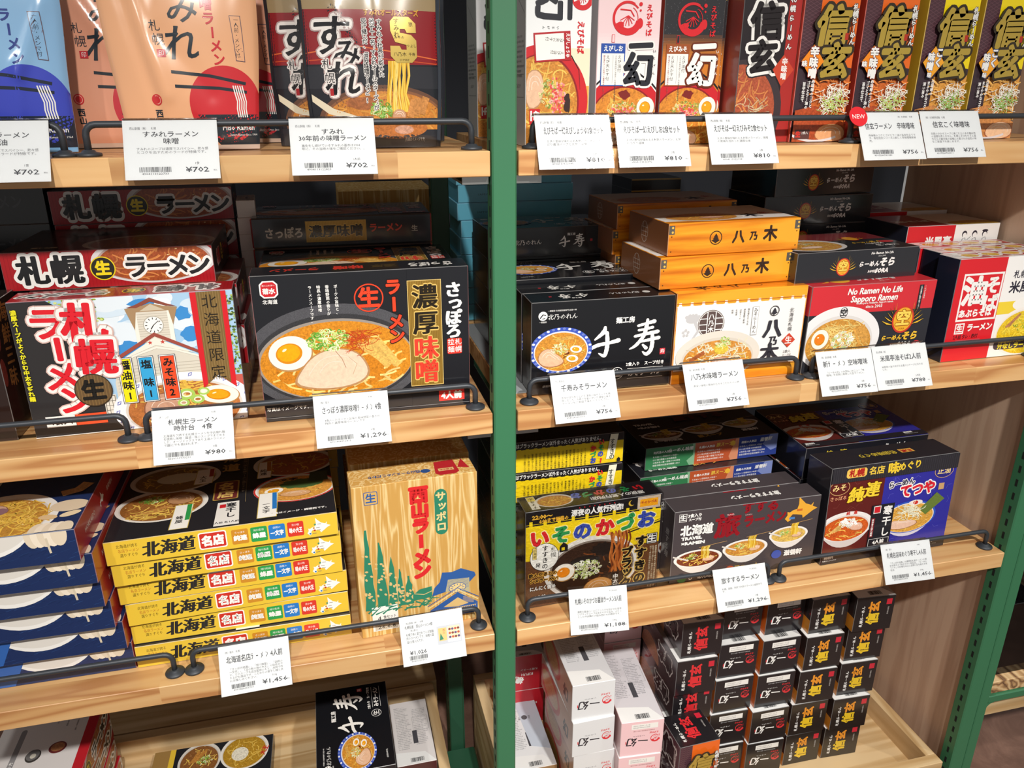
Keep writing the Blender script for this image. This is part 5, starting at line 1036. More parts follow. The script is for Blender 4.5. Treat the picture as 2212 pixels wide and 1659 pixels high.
SEA = carton('ramen_box', 200, 165, 88, '#2b1c18', {'r': lambda s: (s.rect(0, 0, s.w, s.h, '#33221c'), s.text('海鮮三昧', 36, 110, 25, '#b5713c', .02, v=True, a='c', w=104, rot=-8), s.text('味', 64, 60, 24, '#b5713c', .03, rot=10), s.ell(8, 128, 9, 18, '#8c3a30', FOOD), s.ell(6, 84, 8, 17, '#8c3a30', FOOD)), 'f': lambda s: s.text('海鮮', 100, 90, 60, '#b5713c', .03)}, colors={'f': '#2b1c18'}, m=GLOSS)
PLAIN = carton('ramen_box', 210, 48, 130, '#1b1c21', {'f': lambda s: s.text('ラーメン', 150, 24, 16, '#3c3d44', .03), 't': lambda s: s.text('麺工房', 100, 60, 20, '#34353c', .02)}, m=GLOSS)
WHITES = carton('ramen_box', 26, 26, 110, '#d9d4cf', {'t': back_print('#cfc9c4', 15)})

# ------------------------------------------------------------------ shop shell
TOPZ, MIDZ, LOWZ, DECK = 1.417, 1.0877, .737, .2225
b = Buf(); b.box(-3, 4, -3, 4, -.05, 0, FLOOR); struct('floor', b)
b = Buf(); b.box(-2.2, 1.3, .90, .93, 0, 2.4, DARK); struct('dark_backdrop', b)  # added dark backdrop: stands for the dim far side, blocks light from behind

ORD = ['topmost', 'second from the top', 'third from the top', 'fourth from the top', 'fifth from the top', 'sixth from the top', 'seventh from the top', 'eighth from the top', 'ninth from the top', 'tenth from the top', 'eleventh from the top', 'lowest']
def shelf(x0, x1, y0, y1, z, label, k, bracket=None):
    ox, oy = k*.613, k*.217; b = Buf()
    b.box(x0+ox, x1+ox, y0+oy, y1+oy, -.029, 0, PINE, cham=.0008)
    o = link('wooden_shelf', b.mesh('wooden_shelf'), None, (-ox, -oy, z), label=label, category='shelf')
    for bx in bracket or ():
        q = Buf(); q.box(-.016, .016, .012, .30, -.0095, -.0065, STEEL); q.box(-.016, .016, .012, .015, -.0065, 0, STEEL); q.box(-.016, .016, .05, .30, -.0065, 0, DKGREEN)
        link('bracket', q.mesh('bracket'), o, (bx+ox, oy, -.0292))
    return o
G1 = 'pine shelves of the shelving unit'
for k, (x0, x1, z, t, side) in enumerate(((-.883, -.017, TOPZ, 'top', 'left'), (.017, .883, TOPZ, 'top', 'right'), (-.883, -.017, MIDZ, 'middle', 'left'), (.017, .883, MIDZ, 'middle', 'right'), (-.883, -.017, LOWZ, 'lower', 'left'), (.017, .883, LOWZ, 'lower', 'right'))):
    what = {('top', 'left'): 'carrying the noodle pouches', ('top', 'right'): 'carrying the tall upright boxes', ('middle', 'left'): 'carrying the clock tower box', ('middle', 'right'): 'carrying the woodgrain boxes', ('lower', 'left'): 'carrying the yellow edged stack', ('lower', 'right'): 'carrying the charcoal three-bowl boxes'}[(t, side)]
    o = shelf(x0, x1, 0, .42, z, f'thick pine {t} shelf {side} of the green post, {what}', k+1, [(x1-.0155 if side == 'left' else x0+.0155)]); o['group'] = G1
for k, (x0, x1, z, lb) in enumerate(((-.883, -.017, MIDZ-.005, 'pine shelf of the far side of the unit, behind the flat clock tower boxes'), (.017, .883, MIDZ-.005, 'pine shelf of the far side of the unit, under the stack of pale blue boxes'))):
    shelf(x0, x1, .445, .86, z, lb, k+9)

def post(x, y, label, back=False):
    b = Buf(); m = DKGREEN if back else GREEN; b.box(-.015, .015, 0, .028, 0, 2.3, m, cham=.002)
    for i in range(76):
        z = .1+i*.0253
        for sx in (-.0152, .0152): b.box(sx-.0001, sx+.0001, .011, .0155, z, z+.0125, SLOT)
    return link('shelf_post', b.mesh('shelf_post'), None, (x, y, 0), label=label, category='post')
post(0, 0, 'green slotted steel post standing between the two bays'); post(.9, 0, 'green slotted steel post at the open right end of the unit')
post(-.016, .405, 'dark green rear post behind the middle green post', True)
b = Buf(); b.box(0, .010, 0, .385, .05, 2.3, WALNUT); link('end_panel', b.mesh('end_panel'), None, (.9005, .0295, 0), label='brown woodgrain end panel closing the right bay', category='panel')

def rail(x0, x1, z, label, left=True, right=True):
    """rod with rounded shoulders on two flanged feet"""
    b = Buf(); pts = []; r = .011; h = .032
    if left: pts += [(x0, 0, .003), (x0, 0, h-r)]+[(x0+r-r*math.cos(R(a)), 0, h-r+r*math.sin(R(a))) for a in (22, 45, 68, 90)]
    else: pts.append((x0, 0, h))
    if right: pts += [(x1-r+r*math.sin(R(a)), 0, h-r+r*math.cos(R(a))) for a in (0, 22, 45, 68, 90)]+[(x1, 0, .003)]
    else: pts.append((x1, 0, h))
    tube(b, pts, .0036, RAIL, 14)
    o = link('shelf_rail', b.mesh('shelf_rail', True), None, (0, .0245, z+.0002), label=label, category='rail', group='charcoal rails along the shelf fronts')
    for x, on in ((x0, left), (x1, right)):
        q = Buf(); lathe(q, [(.0125, 0), (.0128, .0018), (.0122, .0032), (.0075, .0042), (.0062, .006), (.0038, .0068)], RAIL, 28); link('foot', q.mesh('foot', True), o, (x, 0, 0))
    return o
rail(-.86, -.470, TOPZ, 'charcoal rail in front of the light blue pouch'); rail(-.447, -.034, TOPZ, 'charcoal rail in front of the orange and black pouches')
rail(.040, .474, TOPZ, 'charcoal rail in front of the prawn noodle boxes'); rail(.497, .862, TOPZ, 'charcoal rail holding the card with the red disc')
rail(-.86, -.461, MIDZ, 'charcoal rail in front of the dark lettering of the clock tower box'); rail(-.439, -.035, MIDZ, 'charcoal rail in front of the speckled-bowl box')
rail(.039, .442, MIDZ, 'charcoal rail in front of the brush-lettered and woodgrain boxes'); rail(.468, .862, MIDZ, 'charcoal rail in front of the red winged-coin box')
rail(-.86, -.459, LOWZ, 'charcoal rail in front of the dark blue stack'); rail(-.434, -.036, LOWZ, 'charcoal rail in front of the yellow edged stack and kraft box')
rail(.039, .441, LOWZ, 'charcoal rail in front of the yellow and charcoal boxes'); rail(.462, .863, LOWZ, 'charcoal rail in front of the brown and blue box')

def tray(x0, x1, label, y1=.45):
    cx = (x0+x1)/2; b = Buf(); h = (x1-x0)/2; t = .021
    o = empty('display_tray', (cx, 0, 0), label=label, category='tray')
    for y0 in (0, y1-t): q = Buf(); q.box(-h, h, y0, y0+t, .06, .27, OAK, cham=.0007); link('frame_bar', q.mesh('frame_bar'), o)
    for s in (-1, 1): q = Buf(); q.box(*sorted((s*h, s*(h-t))), t+.0003, y1-t-.0003, .06, .2699, OAKY, cham=.0007); link('frame_bar', q.mesh('frame_bar'), o)
    q = Buf(); q.box(-h+t, h-t, t, y1-t, DECK-.012, DECK-.0002, OAK); link('deck', q.mesh('deck'), o)
    q = Buf(); q.box(-h+.03, h-.03, .03, y1-.03, 0, .06, DKGREEN); link('plinth', q.mesh('plinth'), o)
tray(.030, .865, 'pale oak display tray under the right bay'); tray(-.865, -.060, 'pale oak display tray under the left bay')
b = Buf()
for i in range(4): b.box(-.865, -.05, .462+i*.105, .562+i*.105, .24+i*.0004, .262, OAK)
b.box(-.865, -.05, .462, .88, .02, .2399, OAK); link('plank_base', b.mesh('plank_base'), None, label='pale plank base of the far side, behind the left tray', category='base')
b = Buf(); b.box(-.045, .02, .03, .40, .08, .12, DKGREEN, cham=.003); b.box(-.03, .005, .43, .46, .02, .3, DKGREEN); link('floor_beam', b.mesh('floor_beam'), None, label='dark green floor beam between the two trays', category='beam')

# neighbouring unit at the right edge of the frame
b = Buf(); b.box(0, .0205, 0, .028, 0, 2.3, GREEN, cham=.0015); sf = link('side_frame', b.mesh('side_frame'), None, (.9158, 0, 0), label='green side frame of the neighbouring unit with a curved-cornered bar', category='frame'); b = Buf(); b.box(.0205, .75, .001, .027, .395, .412, GREEN, cham=.002)
for i in range(8):   # rounded gussets below and above the bar
    a0, a1 = R(90*i/8), R(90*(i+1)/8); r = .016
    for z0, sg in ((.395, -1), (.412, 1)):
        p = [(.0205, .002), (.0205+r-r*math.sin(a0), .002)]
        q = [(.0205, z0), (.0205+r*(1-math.cos(R(90)-a0)), z0+sg*r*(1-math.sin(R(90)-a0))), (.0205+r*(1-math.cos(R(90)-a1)), z0+sg*r*(1-math.sin(R(90)-a1)))]
        f = [(x, .002, z) for x, z in q]; k = [(x, .026, z) for x, z in q]
        b.face(f if sg < 0 else f[::-1], m=GREEN); b.face(k[::-1] if sg < 0 else k, m=GREEN); b.face([f[1], k[1], k[2], f[2]], m=GREEN)
link('crossbar', b.mesh('crossbar'), sf)
b = Buf(); b.box(.94, 1.7, .006, .45, .4125, .440, grain_mat('striped_pine', '#d9b98c', '#c39b6c', '#6a4a34', along='Y', scale=1.3, rings=14), cham=.001); link('low_shelf', b.mesh('low_shelf'), None, label='stripy pine low shelf of the neighbouring unit', category='shelf')
b = Buf(); b.box(.94, 1.7, .029, .40, .333, .394, OAK, cham=.001); b.box(1.6, 1.65, .05, .1, 0, .3328, DKGREEN); b.box(.94, .96, .36, .39, 0, .3328, DKGREEN); link('drawer_base', b.mesh('drawer_base'), None, label='pale oak drawer base under the neighbouring low shelf', category='drawer')
b = Buf(); T_ = .002
for a in ((.953, 1.25, .022, .024, .4403, .60), (.953, .955, .024, .20, .4403, .60), (.955, 1.25, .198, .20, .4403, .60), (.955, 1.25, .024, .198, .4403, .4423)): b.box(*a, ACRYL)
link('acrylic_box', b.mesh('acrylic_box'), None, label='empty clear acrylic box on the stripy low shelf', category='box')
b = Buf(); b.box(.975, 1.2, .055, .14, .4428, .4438, PAPER, lin('#dfe0e4')); link('paper_sheet', b.mesh('paper_sheet'), None, label='white paper sheet lying in the clear acrylic box', category='paper')
b = Buf(); b.box(.0185, .10, .06, .41, MIDZ+.0002, MIDZ+.0014, PLASTIC, cham=.0003); link('shelf_liner', b.mesh('shelf_liner'), None, label='grey plastic shelf liner under the black brush-lettered boxes, next to the green post', category='shelf liner')

# ------------------------------------------------------------------ price cards
def price_card(x, y, z, yaw_, lean_, label, maker, title, body, unit, price, code, w_=92, h_=65, maker2='', picture=False, badge=False, tsx=None, two=None):
    a = Art(w_, h_, hash(code) % 97 if False else len(title)); K = '#45454c'; dk = '#303138'; L = w_*.1
    if picture:
        a.text(maker, L, h_-10, 3.1, K, 0, a='l', sx=.8); a.text(title, 27, h_-15.5, 5, dk, .005, w=40); a.text('各2食×2', 20, h_-20.6, 3, K)
        for i, t in enumerate(body): a.text(t, 8, h_-26-i*5, 4.6, dk, 0, a='l', sx=.66)
        a.text(price, 23, 17.5, 7.4, dk, .012, w=24)
        a.rect(52, 22, 87, 48, '#b9bcc4'); a.rect(54, 27, 66, 45, '#d9b878'); a.text('西山', 62, 40, 3.4, RED, .05, v=True); a.poly([(55, 28), (57, 38), (61, 29)], '#2f7f63'); a.rect(68, 27, 85, 46, '#e6cfae')
        for i in range(12): a.ell(70.5+(i % 4)*4.2, 30.5+(i//4)*5.6, 1.9, 1.7, ('#5c4a78', '#b0523c', '#7a3a2c')[i % 3], n=12)
        a.rect(67, 24, 85, 28, '#e9ecf2')
        bx, by, bl = 10, 7.5, 25
    else:
        a.text(maker, L*.7, h_-9, 3.3, K, 0, a='l', sx=.8)
        if maker2: a.text(maker2, w_*.76, h_-6.5, 2.4, K, 0)
        ts = title if isinstance(title, (list, tuple)) else [title]
        for i, t in enumerate(ts): a.text(t, w_*.5, h_-(19 if len(ts) == 1 else 15.5+i*7.6), 9.6 if len(ts) == 1 else 7.2, dk, .012, w=min(w_*.8, sum(adv(c) for c in t)*(9.6*.86 if len(ts) == 1 else 7.2*1.12)))
        for i, t in enumerate(body): a.text(t, w_*.13, 33.5-i*3.7, 3.45, K, 0, a='l', sx=min(1.25, w_*.76/(len(t)*3.45)) if len(t) > 17 else 1.1)
        a.text(unit, w_*.76, 17.4, 3.2, K, 0); a.text(price, w_*.76, 10.5, 7.6, dk, .012, w=len(price)*4.6+5); a.text('税込', w_*.95, 9.4, 1.9, K, 0)
        bx, by, bl = w_*.15, 8.2, w_*.33
    r = random.Random(code); xx = bx
    while xx < bx+bl: q = r.choice((.35, .55, .8)); a.rect(xx, by, xx+q, by+5.6, dk); xx += q+r.choice((.35, .5, .8))
    a.text(code, bx+bl/2, by-1.8, 3, K, 0, w=bl*.86)
    b = Buf(); W2, H2 = w_*.0005, h_*.001; b.box(-W2, W2, 0, .0004, 0, H2, PAPER, lin('#cfd1d3'))
    a.emit(b, (-W2, 0, 0), (1, 0, 0), (0, 0, 1), (0, -1, 0), PAPER, lift=.00004, step=.000003)
    o = link('price_card', b.mesh('price_card'), None, (x, y, z), (R(-lean_), 0, R(yaw_)), label=label, category='price card', group='price cards clipped to the rails')
    q = Buf(); W3 = W2+.0007; y0 = -.0007; H3 = H2+.0008
    for p in ([(-W3, y0, -.0008), (W3, y0, -.0008), (W3, y0, H3), (-W3, y0, H3)], [(-W3, y0, H3), (W3, y0, H3), (W3, .003, H3+.003), (-W3, .003, H3+.003)], [(-W3, .003, H3+.003), (W3, .003, H3+.003), (W3, .0092, H3+.0018), (-W3, .0092, H3+.0018)], [(-W3, .0092, H3+.0018), (W3, .0092, H3+.0018), (W3, .0125, H3-.007), (-W3, .0125, H3-.007)]): q.face(p, m=FILM)
    link('plastic_sleeve', q.mesh('plastic_sleeve'), o)
    if badge:
        q = Buf(); d = Art(27, 27); d.ell(13.5, 13.5, 13.2, 13.2, '#d7222c', n=60); d.text('NEW', 13.5, 13.5, 8.2, W_, .0, w=19)
        lathe(q, [(.0132, 0), (.0132, .0005)], PRINT, 48, (0, 0, 0), lin('#d7222c')); 
        q.v = [(p[0], -p[2], p[1]) for p in q.v]
        d.emit(q, (-.0135, -.0005, -.0135), (1, 0, 0), (0, 0, 1), (0, -1, 0), GLOSS, lift=.00005)
        link('new_badge', q.mesh('new_badge'), o, (-W2+.001, -.0012, H2-.006), label='round red NEW badge')
NM = '西山製麺（株）　札幌'
price_card(-.361, -.013, 1.395, -.1, 26.7, 'white price card of 702 yen below the front orange pouch', NM, ['すみれラーメン', '味噌'], ['すみれのスープは濃厚でスパイシー、熱々感', 'とコクを出すためのラードが特徴です。'], '1食', '¥702', '4904113122733', 94)
price_card(-.194, -.0145, 1.396, -1.3, 27.5, 'scuffed price card of 702 yen below the front black pouch', NM, ['すみれ', '30年前の味噌ラーメン'], ['進化をし続けているすみれの基本は1994', '年に、その当時の味をご確認ください。。'], '1人前', '¥702', '4904113122825')
price_card(-.5235, -.014, 1.396, 0, 27, 'white price card below the light blue pouch, cut by the frame edge', NM, ['すみれラーメン', '醤油'], ['すみれのスープは濃厚でスパイシー、熱々感', 'とコクを出すためのラードが特徴です。'], '1食', '¥702', '4904113122726')
price_card(.085, -.014, 1.396, -.1, 24.5, 'price card with lamp glare below the white turned prawn box', NM, 'えびそば一幻えびしょうゆ2食セット', ['えびの風味が味わえる人気のラーメン。さっ', 'ぱり醤油スープとえびの旨味'], '2食', '¥810', '4904113122085', 93)
price_card(.185, -.013, 1.396, .1, 24.5, 'price card with lamp glare below the pink prawn box', NM, 'えびそば一幻えびしお2食セット', ['えびの風味が味わえる人気のラーメン。えび', 'のコクの塩味'], '2食', '¥810', '4904113122092', 93)
price_card(.305, -.013, 1.397, .6, 26.9, 'price card of 810 yen below the black prawn boxes', NM, 'えびそば一幻えびみそ2食セット', ['えびの風味が味わえる人気のラーメン。味噌', 'の風味も加わった濃厚な味'], '2食', '¥810', '4904113122108', 93)
price_card(.519, -.0155, 1.398, .3, 28, 'price card with a round red NEW badge', '', '信玄ラーメン　辛味噌味', ['赤味噌のコクとゴマとラー油の旨辛仕立てで', 'す。有名信玄シリーズに新しく辛味噌味新発', '売。'], '', '¥756', '4907280741080', 94, maker2='（株）札幌麺匠　札幌', badge=True)
price_card(.6135, -.015, 1.399, -.5, 28, 'price card of 756 yen below the yellow boxes, touching the badged card', '（株）北海道熟成麺　札幌', '信玄こく味噌味', ['手間のかかるスープと歯ごたえのある麺は他', 'の追随を許しません。札幌っ子はもちろん道', '外からの観光客の皆様にも愛される信玄の味', 'をご家庭でも楽しめます。'], '', '¥756', '4907280741011')
price_card(-.384, -.0155, 1.068, -1.6, 28, 'price card of 980 yen below the clock tower box', '（株）小六', ['札幌生ラーメン', '時計台　4食'], ['北海道を代表する札幌ラーメンを中太縮れ麺', 'を使用し味噌・醤油・塩のスープでまとめま', 'した。オーソドックスであり王道のラーメン', 'で誰にでも喜ばれます。'], '4食', '¥980', '4560101973291', maker2='札幌')
price_card(-.196, -.0125, 1.068, .4, 25, 'price card of 1,296 yen below the speckled-bowl box', '（株）菊水', 'さっぽろ濃厚味噌ﾗｰﾒﾝ4食', ['4食入ったポークの旨味と香味野菜の香りが', '特長の濃厚味噌ラーメンです。'], '4食', '¥1,296', '4901468356875', maker2='札幌')
price_card(.111, -.014, 1.070, 1.4, 28, 'price card of 756 yen below the front black brush-lettered box', '不二家本店', '千寿みそラーメン', ['店主が日々作り上げる渾身の味そスープを再', '現しました。千寿の生姜の効いた濃厚な味そ', 'ラーメンをご家庭で味わってください。'], '2食', '¥756', '4580381430013')
price_card(.302, -.015, 1.070, 1.4, 28, 'price card with a glare streak below the woodgrain box', '（株）森住製麺　札幌', '八乃木味噌ラーメン', ['奥深い味噌の風味が広がるこだわりの一杯'], '2食', '¥756', '4532449010129', 93)
price_card(.509, -.0155, 1.0715, -.2, 28.5, 'price card of 756 yen below the red winged-coin box', '（株）森住製麺　札幌', '新ﾗｰﾒﾝ空味噌味', ['「らーめん空」の人気No.1メニュー「味', '噌味」を忠実に再現した生ラーメン。'], '2食', '¥756', '4532449010112')
price_card(.602, -.0155, 1.0725, .1, 28.2, 'price card of 788 yen beside the 756 yen card of the winged-coin box', '西山製麺（株）', '米風亭油そば2人前', ['米風亭の油そばがお土産パッケージになりま', 'した。'], '2人前', '¥788', '4904113120683', 93)
price_card(-.351, -.0175, .720, 1.8, 30, 'price card of 1,456 yen below the yellow edged stack', '（株）菊水　札幌', '北海道名店ﾗｰﾒﾝ4人前', ['「さっぽろ純連」、「旭川蜂屋」、「函館の', '一文字」、「苫小牧の味の大王」の味合せで', 'す。どのスープも店主監修のもと、共同で作', 'り上げた逸品です。こだわりの寒干し麺と共', 'にお楽しみください。'], '565g', '¥1,456', '4901468356707')
price_card(-.107, -.014, .717, 1.7, 26, 'price card with a small product picture below the kraft box', NM, '札幌名産　西山ラーメン4食', ['札幌で長く愛されている製麺', '所のラーメンです。味噌と醤', '油の2食入れです。'], '', '¥1,026', '4904113201513', 91.5, 69, picture=True)
price_card(.143, -.0115, .718, -5.4, 22.5, 'slightly skewed price card of 1,188 yen below the yellow and black box', '', '札幌いそのかづお醤油ラーメン3人前', ['濃厚な醤油ベースにニンニクを効かせた甘辛', 'いブラックスープはまろやかな旨み、ぷりっ', 'とした中太麺との組み合わせが絶妙です。'], '540g', '¥1,188', '4527700121074', 90, 68, maker2='不二家本店')
price_card(.381, -.0155, .7225, -.2, 28.8, 'price card of 1,296 yen below the charcoal three-bowl box', '', '旅すするラーメン', ['札幌、函館、利尻で人気のラーメン詰合せで', 'す。'], '3食', '¥1,296', '4901064065910', 91, maker2='不二家本店')
price_card(.685, -.0145, .7205, -2.3, 27.3, 'price card of 1,456 yen below the brown and blue box', '（株）菊水', '札幌名店味めぐり寒干し4人前', ['「さっぽろ純連」は濃厚系札幌ラーメンの歴', '史を語る上で欠かせない有名店。「らーめん', 'てつや」は札幌を中心に全国に名を馳せる有', '名店'], '558g', '¥1,456', '4901468356479', maker2='札幌')

# ------------------------------------------------------------------ noodle pouches
def pouch(name, wt, wb, h, t, art, base, seed=1, ridges=()):
    """foil stand-up bag: sealed edges, plump belly, creases; print follows the surface"""
    r = random.Random(seed); rid = list(ridges)
    for _ in range(7): x, y, a = r.uniform(.1, .9)*wt, r.uniform(.05, .95)*h, r.uniform(0, 3.14); rid.append((x, y, x+30*math.cos(a), y+45*math.sin(a), r.uniform(-1.1, 1.5), r.uniform(5, 9)))
    def depth(x, y, side):
        u, v = min(1, max(0, x/wt)), min(1, max(0, y/h)); e = max(0, math.sin(math.pi*u))**.55
        d = t*e*(.30+.70*math.sin(math.pi*min(1, .18+v*.86))**.8)*(1 if v > .06 else .55+.45*v/.06)+.0006
        for x0, y0, x1, y1, am, s in rid:
            dx, dy = x1-x0, y1-y0; l2 = dx*dx+dy*dy or 1; k = min(1, max(0, ((x-x0)*dx+(y-y0)*dy)/l2)); q = math.hypot(x-x0-k*dx, y-y0-k*dy)
            d += .001*am*e*math.exp(-(q/s)**2)*side
        d += .0012*e*math.sin(u*9+v*5+seed)*math.sin(v*7-u*3)
        return max(d, .0005)
    def pos(x, y, z, side=1):
        v = min(1, max(0, y/h)); w_ = wb+(wt-wb)*min(1, v/.75)**.8+1.6*math.sin(v*9+seed)
        d = depth(x, y, side)+z; return ((x/wt-.5)*w_*.001, -d if side > 0 else d, y*.001)
    b = Buf(); nx, ny = 46, 54
    for side in (1, -1):
        vs = [pos(wt*i/nx, h*j/ny, 0, side) for j in range(ny+1) for i in range(nx+1)]; fs = []
        for j in range(ny):
            for i in range(nx): q = (j*(nx+1)+i, j*(nx+1)+i+1, (j+1)*(nx+1)+i+1, (j+1)*(nx+1)+i); fs.append(q if side > 0 else q[::-1])
        b.poly(vs, fs, lin(base), POUCH)
    rim = [(0, h*j/ny) for j in range(ny, -1, -1)]+[(wt*i/nx, 0) for i in range(1, nx+1)]+[(wt, h*j/ny) for j in range(1, ny+1)]+[(wt*i/nx, h) for i in range(nx-1, 0, -1)]
    for i in range(len(rim)):
        p, q = rim[i], rim[(i+1) % len(rim)]; b.face([pos(*p, 0, 1), pos(*p, 0, -1), pos(*q, 0, -1), pos(*q, 0, 1)], lin(base), POUCH)
    a = Art(wt, h, seed); art(a); a.emit(b, None, None, None, None, POUCH, lift=.00022, step=.00001, warp=lambda x, y, z: pos(x, y, z, 1), maxe=4.2)
    o = bpy.data.objects.new(name, b.mesh(name, True)); o['category'] = 'noodle pouch'; return o
POUCH = print_mat('foil_pouch', .22, coat=.6)
def sumire(base, circle, ink, rnm, dark, word, small):
    def f(s):
        k = 165/s.w; s.ell(126, 48, 42, 42, circle, n=60)
        s.poly([(92, 38), (168, 38), (168, 5), (116, 5), (104, 17)], dark); s.poly([(0, 0), (168, 0), (168, 5), (0, 5)], small)
        s.line([(68, 83), (110, 79), (151, 71)], 3.4, dark); s.line([(70, 68), (120, 66), (152, 62)], 3.4, dark)
        for i in range(5): x = 136+i*2.6; s.line([(x, 69), (x+2, 61), (x+4.6, 52), (x+4, 44), (x+5.4, 35)], 1.4, W_)
        s.text(word, 140, 24, 8.4, W_, .01, w=40); s.text('Sumire Ramen Since 1964', 146, 16, 3.4, W_, 0, w=34)
        for t, x, y, q in (('す', 80, 178, 38), ('み', 88, 148, 34), ('れ', 83, 112, 40)): s.text(t, x, y, q, dark, .014, sh=.16, th=.6)
        s.text('札', 57, 130, 12, dark, -.01); s.text('幌', 59, 116, 13, dark, -.01); s.rect(56, 98, 65, 106, '#c8323c'); s.text('印', 60.5, 102, 6, W_, 0)
        for t, x, y in ((('味' if rnm != '#2c3f8c' else '油'), 113, 168), ('噌' if rnm != '#2c3f8c' else '', 113, 153), ('ラ', 114, 138), ('メ', 120, 110), ('ン', 122, 96)):
            if t: s.text(t, x, y, 14, rnm, .03)
        s.text('ー', 117, 124, 13, rnm, .04, v=True)
        s.poly([(136, 142), (148, 142), (151, 94), (141, 95)], '#6a5a66'); s.poly([(136.7, 141.3), (147.3, 141.3), (150.3, 94.8), (141.7, 95.8)], base); s.text('一人前・メンマ付', 143, 140, 5.4, dark, 0, v=True, a='t', w=42)
        s.ell(46, 54, 6, 6, '#cf3438'); s.ring(46, 54, 4.6, 4.6, .7, '#f0b0a0'); s.text('西山', 46, 44, 9, dark, .03, v=True, a='t')
    return f
def allstar(s):
    s.rect(0, 0, s.w, s.h, '#25262c'); s.poly([(4, 92), (s.w-5, 92), (s.w-5, 150), (4, 150)], '#8e2228'); s.rect(4, 150, s.w-5, s.h, '#a08a66'); s.line([(4, 104), (60, 112), (156, 98)], 1.2, '#e0703a'); s.line([(4, 96), (70, 100), (156, 93)], 1, '#c8502c')
    s.rect(4, 66, s.w-5, 90, '#303137'); s.ell(92, 26, 82, 44, '#6a4a3a'); s.ell(92, 27, 76, 39, '#8a5c40'); s.ell(92, 26, 74, 37, '#c98238', FOOD); s.noodles(92, 26, 70, 34, 60, '#d99a48', 1.6, 20); s.ell(66, 50, 22, 7, '#a5643a', FOOD, wob=.1); s.poly([(6, 60), (30, 44), (62, 34), (60, 30), (24, 38), (6, 52)], '#e3d8bd')
    for i in range(26): x = 98+i*.95; s.line([(x, 96), (x-1+s.rnd.uniform(-2, 2), 80), (x-3+s.rnd.uniform(-2, 2), 60), (x-6+i*.35, 40)], 1.3, s.rnd.choice(['#e6b83a', '#f0cc58', '#d6a02c', '#f3d878']))
    s.negi(87, 42, 13, 9, 70, ('#7fb04a', '#a9cc6c', '#5c9436', '#d9e6b0'), 6); s.chashu([(98, 34), (104, 44), (116, 42), (118, 32), (106, 28)], '#c99a78', '#8a5a40'); s.menma(122, 34, 3, 20, 9, 74, '#c98a4c', 7.)
    s.rect(0, 0, s.w, 20, '#2b2c32'); s.ell(104, 22, 40, 12, '#b87038', FOOD); s.ell(114, 20, 12, 5, '#c99880', FOOD)
    o = [(.10, '#b9a3a0'), (.065, '#efe9e4')]
    for t, x, y, q in (('す', 33, 122, 46), ('み', 50, 103, 34), ('れ', 44, 76, 42)): s.text(t, x, y, q, '#1d1c20', .022, o, sh=.16, th=.6)
    s.text('札', 27, 92, 12, '#1d1c20', .0, [(.1, '#e3dcd8')]); s.text('幌', 29, 77, 12, '#1d1c20', .0, [(.1, '#e3dcd8')]); s.rect(28, 58, 32, 66, '#b32a30')
    for x, t, w_ in ((89, 'すみれの社長が認めた', 62), (81, '弟子十一名“すみれオールスターズ”が', 98), (72, '受け継いだ、「濃厚味噌ラーメン」！', 90)): s.text(t, x, 140, 6.4, '#26262b', .02, [(.1, '#f0ece8')], v=True, a='t', w=w_)
    s.text('すみれオールスターズ', 104, 147, 8, '#d9a32c', .03, w=64)
    g = '#d0b45c'; s.poly([(102, 128), (102, 138), (107, 143), (124, 143), (132, 136), (132, 126), (121, 126), (119, 130), (113, 130), (113, 126), (126, 124), (132, 118), (132, 100), (126, 94), (108, 94), (101, 101), (101, 112), (112, 112), (114, 108), (120, 108), (120, 113), (107, 116)], g, FOIL)
    for t, x, y, q in (('すみれ', 109, 131, 7), ('八乃木', 112, 103, 5), ('つよし', 126, 112, 4), ('みその', 112, 121, 4), ('狼', 126, 135, 5), ('SUMIRE', 117, 97, 3.4), ('千寿', 126, 103, 4)): s.text(t, x, y, q, '#4a3a18', .01, v=t == 'すみれ')
    s.text('(写真はイメージです)', 128, 9, 4.6, W_, .0, w=26); s.frame(28, 22, 46, 36, .5, W_); s.rect(s.w-5, 0, s.w, s.h, '#3a3f48'); s.rect(0, 0, 4, s.h, '#24262c')
OR = pouch('noodle_pouch', 166, 140, 215, .019, sumire('#f0b488', '#d0323a', '#2b3340', '#cf2f38', '#2c343c', 'Miso Ramen', '#d9bfae'), '#f0b488', 3, ((20, 210, 60, 60, 3.2, 9), (60, 120, 110, 60, -2, 12), (22, 200, 50, 10, -3, 7)))
OR2 = pouch('noodle_pouch', 166, 150, 215, .017, sumire('#eaa688', '#cf3c48', '#2b3340', '#cf2f38', '#2c343c', 'Miso Ramen', '#d9bfae'), '#eaa688', 5, ((60, 160, 120, 60, 3, 8),))
BL = pouch('noodle_pouch', 166, 150, 215, .018, sumire('#8dbbe4', '#3f4cc0', '#2c3f8c', '#2c3f8c', '#242c3c', 'Shoyu Ramen', '#7fb2e0'), '#8dbbe4', 8, ((120, 80, 150, 150, 3, 7), (110, 10, 120, 90, 2, 8)))
BK = pouch('noodle_pouch', 162, 152, 215, .014, allstar, '#25262c', 11, ((40, 150, 70, 100, 1.4, 8),))
PG = 'noodle pouches standing on the top shelf'
place(BL, 'light blue noodle pouch with a royal blue disc, standing at the end of the row', -.548, .085, TOPZ+.001, 0, 2, PG)
place(OR2, 'orange noodle pouch partly hidden between the light blue one and the front orange one', -.440, .150, TOPZ+.001, 2, 3, PG)
place(OR, 'front orange noodle pouch with a red disc and chopsticks', -.347, .088, TOPZ+.001, 1, 3, PG)
